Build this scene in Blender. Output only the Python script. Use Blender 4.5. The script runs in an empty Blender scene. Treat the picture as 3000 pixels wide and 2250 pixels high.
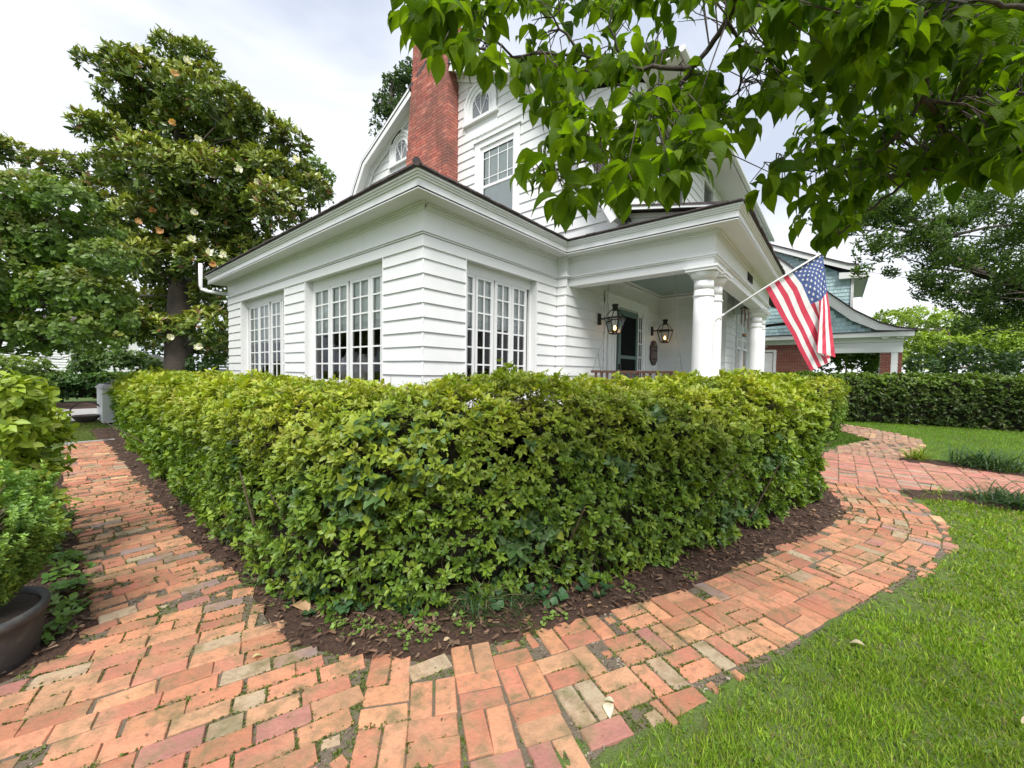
import bpy, math, random
import numpy as np
from mathutils import Vector, Matrix
random.seed(7); RNG = np.random.default_rng(7)
SC = bpy.context.scene
COL = SC.collection
R_ = math.radians

# ------------------------------------------------------------------ camera
CAMZ = 1.44
F_PX, YAW, PITCH, ROLL = 1157.44, R_(39.505), R_(-1.799), R_(0.767)
def cam_axes():
    cy, sy, cp, sp = math.cos(YAW), math.sin(YAW), math.cos(PITCH), math.sin(PITCH)
    f = np.array([cy*cp, sy*cp, sp]); r = np.array([sy, -cy, 0.0]); u = np.cross(r, f)
    cr, sr = math.cos(ROLL), math.sin(ROLL)
    return f, cr*r + sr*u, -sr*r + cr*u
FW, RT, UP = cam_axes()
CAM = np.array([0, 0, CAMZ])
cam = bpy.data.objects.new('camera', bpy.data.cameras.new('camera'))
COL.objects.link(cam); SC.camera = cam
cam.matrix_world = Matrix([[RT[0], UP[0], -FW[0], 0], [RT[1], UP[1], -FW[1], 0], [RT[2], UP[2], -FW[2], CAMZ], [0, 0, 0, 1]])
cam.data.sensor_width = 36; cam.data.lens = 36*F_PX/3000
cam.data.clip_start = 0.05; cam.data.clip_end = 600
# measuring helpers: a survey of the photo turned into metres (S = full-size pixels, V = 2212-wide pixels)
def ray(x, y): return FW + RT*(x-1500)/F_PX - UP*(y-1125)/F_PX
def Vp(x, y, depth): return CAM + ray(x*3000/2212, y*3000/2212)*depth
def on(x, y, ax, val):
    d = ray(x, y); return CAM + d*((val-CAM[ax])/d[ax])

# ------------------------------------------------------------------ world and sun
W = bpy.data.worlds.new('World'); SC.world = W; W.use_nodes = True
SUN_EL, SUN_AZ = R_(52), R_(222)          # azimuth counted from +X
nt = W.node_tree; N = nt.nodes; L = nt.links; N.clear()
out = N.new('ShaderNodeOutputWorld'); bg = N.new('ShaderNodeBackground'); bg2 = N.new('ShaderNodeBackground'); mix = N.new('ShaderNodeMixShader')
sky = N.new('ShaderNodeTexSky'); sky.sky_type = 'NISHITA'; sky.sun_disc = False
sky.sun_elevation = SUN_EL; sky.sun_rotation = R_(90) - SUN_AZ
L.new(sky.outputs[0], bg.inputs[0]); bg.inputs[1].default_value = 0.05
tc = N.new('ShaderNodeTexCoord'); mp = N.new('ShaderNodeMapping'); mp.inputs['Scale'].default_value = (1.0, 1.0, 2.2)
L.new(tc.outputs['Generated'], mp.inputs[0])
no = N.new('ShaderNodeTexNoise'); no.inputs['Scale'].default_value = 1.7; no.inputs['Detail'].default_value = 5; no.inputs['Roughness'].default_value = 0.5
no.inputs['Distortion'].default_value = 0.35
L.new(mp.outputs[0], no.inputs['Vector'])
cr = N.new('ShaderNodeValToRGB'); L.new(no.outputs['Fac'], cr.inputs[0])
cr.color_ramp.elements[0].position = 0.36; cr.color_ramp.elements[0].color = (0.53, 0.585, 0.70, 1)
cr.color_ramp.elements[1].position = 0.62; cr.color_ramp.elements[1].color = (0.90, 0.92, 0.96, 1)
L.new(cr.outputs[0], bg2.inputs[0]); bg2.inputs[1].default_value = 0.445
mix.inputs[0].default_value = 0.93
L.new(bg.outputs[0], mix.inputs[1]); L.new(bg2.outputs[0], mix.inputs[2]); L.new(mix.outputs[0], out.inputs[0])
sl = bpy.data.lights.new('sun', 'SUN'); sl.energy = 1.5; sl.angle = R_(24); sl.color = (1.0, 0.97, 0.92)
so = bpy.data.objects.new('sun', sl); COL.objects.link(so)
sd = Vector((math.cos(SUN_AZ)*math.cos(SUN_EL), math.sin(SUN_AZ)*math.cos(SUN_EL), math.sin(SUN_EL)))
so.rotation_euler = sd.to_track_quat('Z', 'Y').to_euler(); so.location = (0, 0, 20)
SC.view_settings.view_transform = 'Standard'; SC.view_settings.look = 'None'
SC.view_settings.gamma = 1; SC.view_settings.use_curve_mapping = False
SC.view_settings.exposure = 1.62
SC.cycles.max_bounces = 8; SC.cycles.transparent_max_bounces = 12; SC.cycles.diffuse_bounces = 4
SC.cycles.use_denoising = True

# ------------------------------------------------------------------ materials
def mat(name, base, rough=0.6, attr=False, noise=None, bump=None, trans=0.0, spec=0.5, metal=0.0, emis=None, objrand=0.0, coat=0.0, noise2=None, noise3=None):
    """noise = (scale, colour2, amount lo, hi); bump = (scale, strength, distance)"""
    m = bpy.data.materials.new(name); m.use_nodes = True
    nt = m.node_tree; N = nt.nodes; L = nt.links
    b = N['Principled BSDF']; b.inputs['Roughness'].default_value = rough
    b.inputs['Specular IOR Level'].default_value = spec; b.inputs['Metallic'].default_value = metal
    b.inputs['Coat Weight'].default_value = coat
    if attr:
        a = N.new('ShaderNodeAttribute'); a.attribute_name = 'Col'; cs = a.outputs['Color']
    else:
        rgb = N.new('ShaderNodeRGB'); rgb.outputs[0].default_value = (*base, 1); cs = rgb.outputs[0]
    tcn = N.new('ShaderNodeTexCoord'); geo = N.new('ShaderNodeNewGeometry')
    for nz in (noise3, noise, noise2):
        if not nz: continue
        sc, c2, lo, hi = nz
        t = N.new('ShaderNodeTexNoise'); t.inputs['Scale'].default_value = sc; t.inputs['Detail'].default_value = 6; t.inputs['Roughness'].default_value = 0.65
        L.new(geo.outputs['Position'], t.inputs['Vector'])
        mr = N.new('ShaderNodeMapRange'); mr.inputs['From Min'].default_value = lo; mr.inputs['From Max'].default_value = hi
        L.new(t.outputs['Fac'], mr.inputs['Value'])
        mx = N.new('ShaderNodeMix'); mx.data_type = 'RGBA'; L.new(mr.outputs[0], mx.inputs[0]); L.new(cs, mx.inputs[6]); mx.inputs[7].default_value = (*c2, 1)
        cs = mx.outputs[2]
    if objrand:
        oi = N.new('ShaderNodeObjectInfo'); hs = N.new('ShaderNodeHueSaturation'); m2 = N.new('ShaderNodeMapRange')
        m2.inputs['To Min'].default_value = 1-objrand; m2.inputs['To Max'].default_value = 1+objrand
        L.new(oi.outputs['Random'], m2.inputs['Value']); L.new(m2.outputs[0], hs.inputs['Value']); L.new(cs, hs.inputs['Color']); cs = hs.outputs[0]
    L.new(cs, b.inputs['Base Color'])
    if bump:
        t = N.new('ShaderNodeTexNoise'); t.inputs['Scale'].default_value = bump[0]; t.inputs['Detail'].default_value = 5
        L.new(geo.outputs['Position'], t.inputs['Vector'])
        bp = N.new('ShaderNodeBump'); bp.inputs['Strength'].default_value = bump[1]; bp.inputs['Distance'].default_value = bump[2]
        L.new(t.outputs['Fac'], bp.inputs['Height']); L.new(bp.outputs[0], b.inputs['Normal'])
    if emis:
        b.inputs['Emission Color'].default_value = (*emis[0], 1); b.inputs['Emission Strength'].default_value = emis[1]
    if trans:
        tr = N.new('ShaderNodeBsdfTranslucent'); ms = N.new('ShaderNodeMixShader'); ms.inputs[0].default_value = trans
        br = N.new('ShaderNodeMix'); br.data_type = 'RGBA'; br.blend_type = 'MULTIPLY'; br.inputs[0].default_value = 1; br.inputs[7].default_value = (1.5, 1.55, 0.45, 1)
        L.new(cs, br.inputs[6]); L.new(br.outputs[2], tr.inputs[0])
        o = N['Material Output']; L.new(b.outputs[0], ms.inputs[1]); L.new(tr.outputs[0], ms.inputs[2]); L.new(ms.outputs[0], o.inputs[0])
    m.diffuse_color = (*base, 1)
    return m
M = {}
M['white'] = mat('white_paint', (0.80, 0.805, 0.80), 0.42, noise=(3.0, (0.72, 0.73, 0.72), 0.45, 0.9), bump=(60, 0.25, 0.002), objrand=0.02, noise2=(0.9, (0.73, 0.745, 0.72), 0.55, 0.85))
M['trim'] = mat('white_trim_paint', (0.82, 0.825, 0.82), 0.35, noise=(4.0, (0.76, 0.77, 0.755), 0.5, 0.9))
M['soffit'] = mat('soffit_paint', (0.78, 0.79, 0.77), 0.5)
M['shingle'] = mat('dark_shingle', (0.055, 0.045, 0.045), 0.9, noise=(14, (0.11, 0.085, 0.085), 0.4, 0.7), bump=(120, 0.6, 0.004))
M['ceil'] = mat('porch_ceiling_paint', (0.33, 0.40, 0.38), 0.5)
M['dark'] = mat('room_dark', (0.10, 0.075, 0.055), 0.8, noise=(2, (0.04, 0.035, 0.03), 0.4, 0.6))
M['blind'] = mat('blind_fabric', (0.93, 0.93, 0.93), 0.8, noise=(3, (.84, .85, .86), .4, .7))
M['brick'] = mat('paving_brick', (0.45, 0.2, 0.13), 0.85, attr=True, noise=(17, (0.24, 0.15, 0.09), 0.46, 0.80), bump=(55, 0.7, 0.006), noise2=(7, (0.15, 0.135, 0.06), 0.50, 0.72), noise3=(3.5, (0.60, 0.34, 0.20), 0.46, 0.85))
M['wallbrick'] = mat('wall_brick', (0.4, 0.15, 0.1), 0.9, attr=True, noise=(30, (0.30, 0.12, 0.09), 0.45, 0.8), bump=(150, 0.5, 0.004))
M['chimbrick'] = mat('chimney_brick', (0.4, 0.15, 0.1), 0.9, attr=True, noise=(1.1, (0.20, 0.095, 0.075), 0.42, 0.66), noise2=(7, (0.42, 0.26, 0.22), 0.62, 0.8), bump=(120, 0.6, 0.004))
M['mortar'] = mat('red_mortar', (0.27, 0.11, 0.085), 0.95, noise=(6, (0.38, 0.24, 0.2), 0.5, 0.8), bump=(60, 0.5, 0.004))
M['mortarw'] = mat('pale_mortar', (0.5, 0.42, 0.36), 0.95)
M['moss'] = mat('sand_and_moss', (0.145, 0.115, 0.08), 0.95, noise=(5, (0.085, 0.12, 0.03), 0.55, 0.68), bump=(90, 0.8, 0.01), noise2=(40, (0.22, 0.19, 0.14), 0.58, 0.75))
M['mulch'] = mat('mulch', (0.046, 0.024, 0.015), 0.95, noise=(45, (0.095, 0.05, 0.03), 0.45, 0.7), bump=(60, 1.0, 0.02))
M['chip'] = mat('bark_chip', (0.08, 0.04, 0.03), 0.9, attr=True)
M['lawn'] = mat('lawn_soil', (0.06, 0.11, 0.02), 0.95, noise=(3, (0.09, 0.15, 0.025), 0.4, 0.65), bump=(80, 0.8, 0.02), noise2=(14, (0.12, 0.10, 0.05), 0.6, 0.72))
M['lawnnear'] = mat('lawn_soil_near', (0.10, 0.12, 0.04), 0.95, noise=(7, (0.10, 0.16, 0.025), 0.38, 0.58), bump=(80, 0.8, 0.02), noise2=(25, (0.15, 0.125, 0.09), 0.58, 0.75))
M['grass'] = mat('grass_blades', (0.1, 0.2, 0.02), 0.55, attr=True, trans=0.35, spec=0.25)
M['leaf'] = mat('leaves', (0.08, 0.15, 0.02), 0.42, attr=True, trans=0.30, spec=0.4)
M['leafgloss'] = mat('glossy_leaves', (0.05, 0.09, 0.02), 0.28, attr=True, trans=0.12, spec=0.5)
M['bark'] = mat('bark', (0.07, 0.055, 0.045), 0.9, noise=(20, (0.14, 0.12, 0.10), 0.5, 0.8), bump=(40, 0.8, 0.01))
M['twig'] = mat('twigs', (0.13, 0.095, 0.065), 0.85, noise=(25, (0.07, 0.05, 0.04), 0.4, 0.7))
M['core'] = mat('twig_shade_mass', (0.020, 0.022, 0.010), 1.0, noise=(30, (0.05, 0.04, 0.02), 0.5, 0.75), bump=(40, 1, 0.03))  # near-black twig colour also stands in for shade inside the hedge
M['black'] = mat('black_metal', (0.02, 0.018, 0.018), 0.45, metal=0.3)
M['green'] = mat('door_green', (0.10, 0.16, 0.145), 0.45)
M['screen'] = mat('screen_mesh', (0.008, 0.009, 0.010), 0.9, spec=0.1)
M['maroon'] = mat('maroon_plaque', (0.045, 0.012, 0.014), 0.4)
M['tan'] = mat('plaque_relief', (0.22, 0.17, 0.16), 0.5)
M['wood'] = mat('swing_wood', (0.12, 0.06, 0.035), 0.55, noise=(30, (0.07, 0.03, 0.02), 0.4, 0.7))
M['chain'] = mat('chain_metal', (0.35, 0.35, 0.33), 0.4, metal=0.8)
M['flame'] = mat('lamp_bulb', (1, 0.6, 0.2), 0.5, emis=((1.0, 0.50, 0.14), 3.2))
M['blue'] = mat('blue_shingle', (0.27, 0.43, 0.47), 0.8, attr=True, bump=(60, 0.3, 0.004))
M['petal'] = mat('petals', (0.8, 0.79, 0.7), 0.5, attr=True, trans=0.25)
M['cloth'] = mat('flag_cloth', (0.8, 0.8, 0.8), 0.7, attr=True, trans=0.0, bump=(300, 0.1, 0.001))
M['drive'] = mat('pale_driveway', (0.42, 0.41, 0.40), 0.9, noise=(6, (0.30, 0.29, 0.28), 0.4, 0.7), bump=(60, 0.4, 0.01))
M['pot'] = mat('grey_pot', (0.055, 0.056, 0.058), 0.6, noise=(8, (0.13, 0.125, 0.115), 0.5, 0.75), bump=(40, 0.3, 0.004))
M['rust'] = mat('rusty_iron', (0.09, 0.065, 0.05), 0.8, noise=(12, (0.05, 0.04, 0.035), 0.4, 0.7))
M['soil'] = mat('potting_soil', (0.04, 0.028, 0.02), 0.95, bump=(60, 1, 0.02))
M['pink'] = mat('pink_flowers', (0.55, 0.03, 0.28), 0.7)
M['note'] = mat('green_note', (0.10, 0.45, 0.12), 0.6)
M['fabric1'] = mat('pale_cushion', (0.5, 0.42, 0.44), 0.9, noise=(9, (0.62, 0.60, 0.64), 0.45, 0.55))
M['bronze'] = mat('bronze', (0.20, 0.12, 0.06), 0.4, metal=0.5)
M['alu'] = mat('painted_pole', (0.80, 0.80, 0.80), 0.3)
def glass(name, tint, refl):
    m = bpy.data.materials.new(name); m.use_nodes = True; nt = m.node_tree; N = nt.nodes; L = nt.links; N.clear()
    o = N.new('ShaderNodeOutputMaterial'); t = N.new('ShaderNodeBsdfTransparent'); g = N.new('ShaderNodeBsdfGlossy'); fr = N.new('ShaderNodeFresnel'); ms = N.new('ShaderNodeMixShader')
    ma = N.new('ShaderNodeMath'); ma.operation = 'ADD'; ma.inputs[1].default_value = refl; fr.inputs[0].default_value = 1.38
    t.inputs[0].default_value = (*tint, 1); g.inputs['Roughness'].default_value = 0.03; g.inputs['Color'].default_value = (0.9, 0.93, 0.95, 1)
    L.new(fr.outputs[0], ma.inputs[0]); L.new(ma.outputs[0], ms.inputs[0]); L.new(t.outputs[0], ms.inputs[1]); L.new(g.outputs[0], ms.inputs[2]); L.new(ms.outputs[0], o.inputs[0])
    return m
M['glass'] = glass('window_glass', (0.9, 0.92, 0.91), 0.0)
M['lglass'] = glass('lantern_glass', (0.93, 0.93, 0.93), 0.02)
# dogwood leaf: veins from the leaf's own UV
def vein_leaf():
    m = mat('dogwood_leaves', (0.08, 0.15, 0.02), 0.5, attr=True, trans=0.58, spec=0.2)
    nt = m.node_tree; N = nt.nodes; L = nt.links
    uv = N.new('ShaderNodeUVMap'); sx = N.new('ShaderNodeSeparateXYZ'); L.new(uv.outputs[0], sx.inputs[0])
    def mth(op, a, b=None):
        n = N.new('ShaderNodeMath'); n.operation = op
        for i, v in enumerate((a, b)):
            if v is None: continue
            if isinstance(v, (int, float)): n.inputs[i].default_value = v
            else: L.new(v, n.inputs[i])
        return n.outputs[0]
    ab = mth('ABSOLUTE', mth('SUBTRACT', sx.outputs[0], 0.5))
    w = mth('SINE', mth('MULTIPLY', mth('SUBTRACT', sx.outputs[1], mth('MULTIPLY', mth('POWER', ab, 0.8), 0.9)), 44.0))
    h = mth('POWER', mth('MAXIMUM', w, 0.0), 4.0)
    mid = mth('LESS_THAN', ab, 0.022)
    v = mth('MAXIMUM', h, mid)
    bp = N.new('ShaderNodeBump'); bp.inputs['Strength'].default_value = 0.5; bp.inputs['Distance'].default_value = 0.003; L.new(v, bp.inputs['Height'])
    b = N['Principled BSDF']; L.new(bp.outputs[0], b.inputs['Normal'])
    tr = [n for n in N if n.type == 'BSDF_TRANSLUCENT'][0]
    src = tr.inputs[0].links[0].from_socket
    mx = N.new('ShaderNodeMix'); mx.data_type = 'RGBA'; mx.blend_type = 'MULTIPLY'; L.new(src, mx.inputs[6]); mx.inputs[7].default_value = (1.7, 1.5, 1.2, 1)
    f = mth('MULTIPLY', v, 0.3); L.new(f, mx.inputs[0]); L.new(mx.outputs[2], tr.inputs[0])
    return m
M['dogwood'] = vein_leaf()

# ------------------------------------------------------------------ object helpers
ORG = {}          # world origin of every top-level thing (and its parts)
def tag(o, label=None, cat=None, group=None, kind=None):
    if label: o['label'] = label
    if cat: o['category'] = cat
    if group: o['group'] = group
    if kind: o['kind'] = kind
    return o
def thing(name, label, cat, loc=(0, 0, 0), group=None):
    o = bpy.data.objects.new(name, None); COL.objects.link(o); o.location = loc; o.empty_display_size = 0.2
    ORG[o.name] = np.array(loc, float); return tag(o, label, cat, group)
def place(name, me, m, parent=None, org=None):
    o = bpy.data.objects.new(name, me)
    if m is not None and len(me.materials) == 0: me.materials.append(m)
    COL.objects.link(o)
    if parent is not None:
        o.parent = parent; ORG[o.name] = ORG[parent.name]
    else:
        ORG[o.name] = np.array(org if org is not None else (0, 0, 0), float)
        o.location = ORG[o.name]
    return o
class MB:
    def __init__(s): s.v = []; s.f = []; s.c = []; s.col = None
    def add(s, vs, fs, col=None):
        n = len(s.v); s.v.extend([tuple(map(float, p)) for p in vs]); s.f.extend([tuple(i+n for i in f) for f in fs])
        if col is not None: s.c.extend([col]*len(vs))
        return s
    def box(s, x0, x1, y0, y1, z0, z1, col=None):
        return s.hexa([(x0, y0, z0), (x1, y0, z0), (x1, y1, z0), (x0, y1, z0)], [(x0, y0, z1), (x1, y0, z1), (x1, y1, z1), (x0, y1, z1)], col)
    def hexa(s, b, t, col=None):
        return s.add(list(b)+list(t), [(3, 2, 1, 0), (4, 5, 6, 7), (0, 1, 5, 4), (1, 2, 6, 5), (2, 3, 7, 6), (3, 0, 4, 7)], col)
    def prism(s, poly, off, col=None):
        off = np.array(off, float); n = len(poly); p = [np.array(q, float) for q in poly]
        return s.add(p+[q+off for q in p], [tuple(range(n))[::-1], tuple(range(n, 2*n))]+[(i, (i+1) % n, n+(i+1) % n, n+i) for i in range(n)], col)
    def tube(s, pts, rad, n=6, col=None, cap=True):
        pts = [np.array(p, float) for p in pts]; k = len(pts)
        if not hasattr(rad, '__len__'): rad = [rad]*k
        vs = []; ref = np.array([0.3, 0.2, 0.93])
        for i in range(k):
            t = pts[min(i+1, k-1)]-pts[max(i-1, 0)]; t = t/(np.linalg.norm(t)+1e-9)
            a = np.cross(t, ref); 
            if np.linalg.norm(a) < 0.1: a = np.cross(t, np.array([1, 0, 0.1]))
            a /= np.linalg.norm(a); b = np.cross(t, a)
            for j in range(n):
                th = 2*math.pi*j/n; vs.append(pts[i]+rad[i]*(math.cos(th)*a+math.sin(th)*b))
        fs = [(i*n+j, i*n+(j+1) % n, (i+1)*n+(j+1) % n, (i+1)*n+j) for i in range(k-1) for j in range(n)]
        if cap: fs += [tuple(range(n))[::-1], tuple(range((k-1)*n, k*n))]
        return s.add(vs, fs, col)
    def lathe(s, prof, c=(0, 0), n=24, col=None):
        vs = []; k = len(prof)
        for r, z in prof:
            for j in range(n):
                th = 2*math.pi*j/n; vs.append((c[0]+r*math.cos(th), c[1]+r*math.sin(th), z))
        fs = [(i*n+j, i*n+(j+1) % n, (i+1)*n+(j+1) % n, (i+1)*n+j) for i in range(k-1) for j in range(n)]
        fs += [tuple(range(n))[::-1], tuple(range((k-1)*n, k*n))]
        return s.add(vs, fs, col)
    def mesh(s, name, org=(0, 0, 0), smooth=False):
        me = bpy.data.meshes.new(name); o = np.array(org, float)
        v = np.array(s.v)-o; me.from_pydata(v.tolist(), [], s.f)
        if s.c:
            a = me.color_attributes.new('Col', 'FLOAT_COLOR', 'POINT'); c = np.ones((len(s.v), 4), np.float32); c[:, :3] = np.array(s.c)[:, :3]
            a.data.foreach_set('color', c.ravel())
        if smooth: me.polygons.foreach_set('use_smooth', [True]*len(me.polygons))
        me.update(); return me
    def obj(s, name, m, parent=None, org=None, smooth=False, **kw):
        if not s.v: return None
        oo = ORG[parent.name] if parent is not None else (org if org is not None else (0, 0, 0))
        o = place(name, s.mesh(name, oo, smooth), m, parent, oo if parent is None else None)
        return tag(o, **kw)
def np_mesh(name, v, faces_n, idx, col=None, uv=None, smooth=False):
    """v (n,3); faces all with faces_n corners, idx flat"""
    me = bpy.data.meshes.new(name); nf = len(idx)//faces_n
    me.vertices.add(len(v)); me.vertices.foreach_set('co', np.asarray(v, np.float32).ravel())
    me.loops.add(len(idx)); me.loops.foreach_set('vertex_index', np.asarray(idx, np.int32))
    me.polygons.add(nf); me.polygons.foreach_set('loop_start', np.arange(0, nf*faces_n, faces_n, dtype=np.int32))
    if smooth: me.polygons.foreach_set('use_smooth', np.ones(nf, bool))
    me.update(calc_edges=True)
    if col is not None:
        a = me.color_attributes.new('Col', 'FLOAT_COLOR', 'POINT'); c = np.ones((len(v), 4), np.float32); c[:, :3] = col; a.data.foreach_set('color', c.ravel())
    if uv is not None:
        u = me.uv_layers.new(name='UVMap'); u.data.foreach_set('uv', np.asarray(uv, np.float32)[np.asarray(idx)].ravel())
    return me
# leaf templates: (x across -1..1 of half width, y along 0..1, z lift), triangles
T2 = (np.array([(0, 0, 0), (1, .45, .18), (0, 1, -.05), (-1, .45, .18)]), np.array([(0, 1, 2), (0, 2, 3)]))
T4 = (np.array([(0, 0, 0), (1, .40, .06), (0, .5, 0), (-1, .40, .06), (.72, .72, .02), (0, 1, -.12), (-.72, .72, .02)]),
      np.array([(0, 1, 2), (0, 2, 3), (1, 4, 2), (2, 6, 3), (4, 5, 2), (2, 5, 6)]))
def big_leaf():
    rows = [(0.0, .03, 0), (.15, .55, .02), (.35, .97, .03), (.58, .92, -.02), (.78, .55, -.14), (.92, .16, -.28), (1.0, .02, -.38)]
    v = []; f = []
    for i, (y, w, z) in enumerate(rows):
        v += [(-w, y, z+.10*w), (-w*.5, y, z+.07*w), (0, y, z-.02), (w*.5, y, z+.07*w), (w, y, z+.10*w)]
        if i:
            for k in range(4):
                a = (i-1)*5+k; b = i*5+k; f += [(a, a+1, b+1), (a, b+1, b)]
    return (np.array(v, float), np.array(f))
TB = big_leaf()
def unit(a): return a/(np.linalg.norm(a, axis=-1, keepdims=True)+1e-9)
def leaf_geo(P, D, Nn, size, wr, col, T=T2):
    """P base points, D along, Nn approx face normal, size length, wr half width ratio"""
    n = len(P); D = unit(D); S = unit(np.cross(D, Nn)); U = np.cross(S, D)
    tv, tf = T; size = np.broadcast_to(size, (n,)); k = len(tv)
    wrr = np.broadcast_to(wr, (n,))
    v = P[:, None, :] + size[:, None, None]*(tv[None, :, 0:1]*wrr[:, None, None]*S[:, None, :] + tv[None, :, 1:2]*D[:, None, :] + tv[None, :, 2:3]*U[:, None, :])
    idx = (tf[None]+(np.arange(n)*k)[:, None, None]).reshape(-1)
    c = np.repeat(col, k, axis=0)
    uv = np.tile(np.stack([tv[:, 0]*.5+.5, tv[:, 1]], 1), (n, 1))
    return v.reshape(-1, 3), idx, c, uv
def leaves(name, parent, m, P, D, Nn, size, wr, col, T=T2, smooth=False, org=(0, 0, 0), stuff=True, **kw):
    v, idx, c, uv = leaf_geo(P, D, Nn, size, wr, col, T)
    o0 = ORG[parent.name] if parent is not None else np.array(org, float)
    me = np_mesh(name, v-o0, 3, idx, c, uv, smooth)
    o = place(name, me, m, parent, None if parent is not None else o0)
    if stuff: o['kind'] = 'stuff'
    return tag(o, **kw)
def leaf_parts(parent, m, P, D, Nn, size, wr, col, T, name='leaf', nvar=14, smooth=True):
    """the largest leaves, each an object of its own; meshes shared between alike leaves"""
    D = unit(D); S = unit(np.cross(D, Nn)); U = np.cross(S, D); me = []
    for i in range(nvar):
        tv = T[0].copy(); tv[:, 0] *= np.mean(wr)*(0.9+.25*RNG.random()); tv[:, 2] *= (0.6+.9*RNG.random())
        tv[:, 0] += 0.06*np.sin(tv[:, 1]*3+i)*tv[:, 1]
        cc = col[RNG.integers(len(col))]
        me.append(np_mesh(name, tv, 3, T[1].reshape(-1), np.repeat(cc[None], len(tv), 0), np.stack([T[0][:, 0]*.5+.5, T[0][:, 1]], 1), smooth))
        me[-1].materials.append(m)
    o0 = ORG[parent.name]; size = np.broadcast_to(size, (len(P),))
    for i in range(len(P)):
        o = bpy.data.objects.new(name, me[i % nvar]); COL.objects.link(o); o.parent = parent
        s = size[i]; p = P[i]-o0
        o.matrix_local = Matrix([[S[i][0]*s, D[i][0]*s, U[i][0]*s, p[0]], [S[i][1]*s, D[i][1]*s, U[i][1]*s, p[1]], [S[i][2]*s, D[i][2]*s, U[i][2]*s, p[2]], [0, 0, 0, 1]])
def pal(cols, n, jit=0.15):
    cols = np.array(cols, float); w = RNG.dirichlet(np.ones(len(cols))*.45, n); c = w@cols
    return c*(1+jit*(RNG.random((n, 1))*2-1))
def lump(P, f=1.3, seed=0.0):
    x, y, z = P[..., 0], P[..., 1], P[..., 2]
    return (np.sin(x*f*2.1+seed)+np.sin(y*f*1.7+seed*2+z*f)+np.sin(z*f*2.9+x*f*1.1+seed*3)+.6*np.sin(x*f*4.7+y*f*5.1+seed)+.5*np.sin(z*f*6.3-y*f*4.1))/4.1
def rosettes(C, A, k, size, tilt=(35, 75), wr=0.24, cols=None, T=T2, spread=.25, sz_j=.3):
    """k leaves round every tip C with outward axis A -> P, D, N, size, wr, col"""
    n = len(C); A = unit(A); ref = np.where(np.abs(A[:, 2:3]) > .9, [[1, 0, 0]], [[0, 0, 1.]])
    X = unit(np.cross(A, ref)); Y = np.cross(A, X)
    ph = RNG.random((n, 1))*6.28 + np.arange(k)[None]*2.4 + RNG.normal(0, .25, (n, k))
    tl = np.radians(RNG.uniform(tilt[0], tilt[1], (n, k)))
    rad = np.cos(ph)[..., None]*X[:, None]+np.sin(ph)[..., None]*Y[:, None]
    D = np.cos(tl)[..., None]*A[:, None]+np.sin(tl)[..., None]*rad
    Nn = np.sin(tl)[..., None]*A[:, None]-np.cos(tl)[..., None]*rad + RNG.normal(0, .15, (n, k, 3))
    sz = (np.broadcast_to(size, (n,))[:, None])*(1-sz_j+2*sz_j*RNG.random((n, k)))
    P = C[:, None]+D*sz[..., None]*.05 + RNG.normal(0, 1, (n, k, 3))*sz[..., None]*spread*.3
    col = None if cols is None else np.repeat(cols, k, 0)*(1+.18*(RNG.random((n*k, 1))*2-1))
    return P.reshape(-1, 3), D.reshape(-1, 3), Nn.reshape(-1, 3), sz.reshape(-1), wr, col
def in_poly(P, poly):
    x, y = P[..., 0], P[..., 1]; r = np.zeros(x.shape, bool); n = len(poly)
    for i in range(n):
        x1, y1 = poly[i]; x2, y2 = poly[(i+1) % n]
        c = ((y1 > y) != (y2 > y)) & (x < (x2-x1)*(y-y1)/((y2-y1) if y2 != y1 else 1e-9)+x1); r ^= c
    return r
def sheet(name, poly, z, m, h=0.0, **kw):
    b = MB()
    if h: b.prism([(x, y, z-h) for x, y in poly], (0, 0, h))
    else: b.add([(x, y, z) for x, y in poly], [tuple(range(len(poly)))])
    return b.obj(name, m, None, (0, 0, 0), kind='structure', **kw)

# ================================================================== GROUND
S12 = 1.2
def sc(pts): return [(x*S12, y*S12) for x, y in pts]
b = MB(); b.add([(-250, -250, -.03), (300, -250, -.03), (300, 300, -.03), (-250, 300, -.03)], [(0, 1, 2, 3)])
b.obj('ground', M['lawn'], None, (0, 0, 0), kind='structure')
upper = [(.84, 10.8), (.82, 7.8), (.80, 5.7), (.78, 4.4), (.83, 3.7), (.86, 3.04), (.85, 2.65), (.82, 2.42), (.80, 2.2), (.92, 1.97), (1.09, 1.66), (1.22, 1.53), (1.51, 1.37), (1.78, 1.20), (2.06, 1.06), (2.65, .76), (3.53, .46), (4.4, .14), (5.3, -.12), (6.0, -.06), (6.75, .05)]
lower = [(6.95, -.62), (6.2, -.78), (5.7, -.85), (4.9, -.78), (4.14, -.54), (3.49, -.25), (2.98, -.02), (2.41, .18), (2.05, .36), (1.81, .44), (1.57, .55), (1.4, .64), (1.27, .66), (.9, -.1), (.4, -.7)]
leftb = [(-1.3, -.4), (-1.3, 2.9), (-.6, 2.9), (-.12, 2.87), (.02, 2.9), (.17, 3.05), (.22, 3.15), (.22, 3.97), (.23, 4.8), (.22, 6.1), (.28, 8.0), (.41, 10.8)]
PAVE = upper+lower+leftb
pathbase = sheet('path', PAVE, .0035, M['moss'])
WALK = [(6.75, .05), (6.95, -.6), (7.3, -1.1), (7.1, -2.2), (6.9, -5.5), (8.6, -5.5), (8.95, -3.2), (9.2, -2.1), (9.47, -.8), (9.4, .4), (9.4, 3.0), (6.9, 3.0)]
walkbase = sheet('front_walk', WALK, .007, M['moss'])
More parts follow.
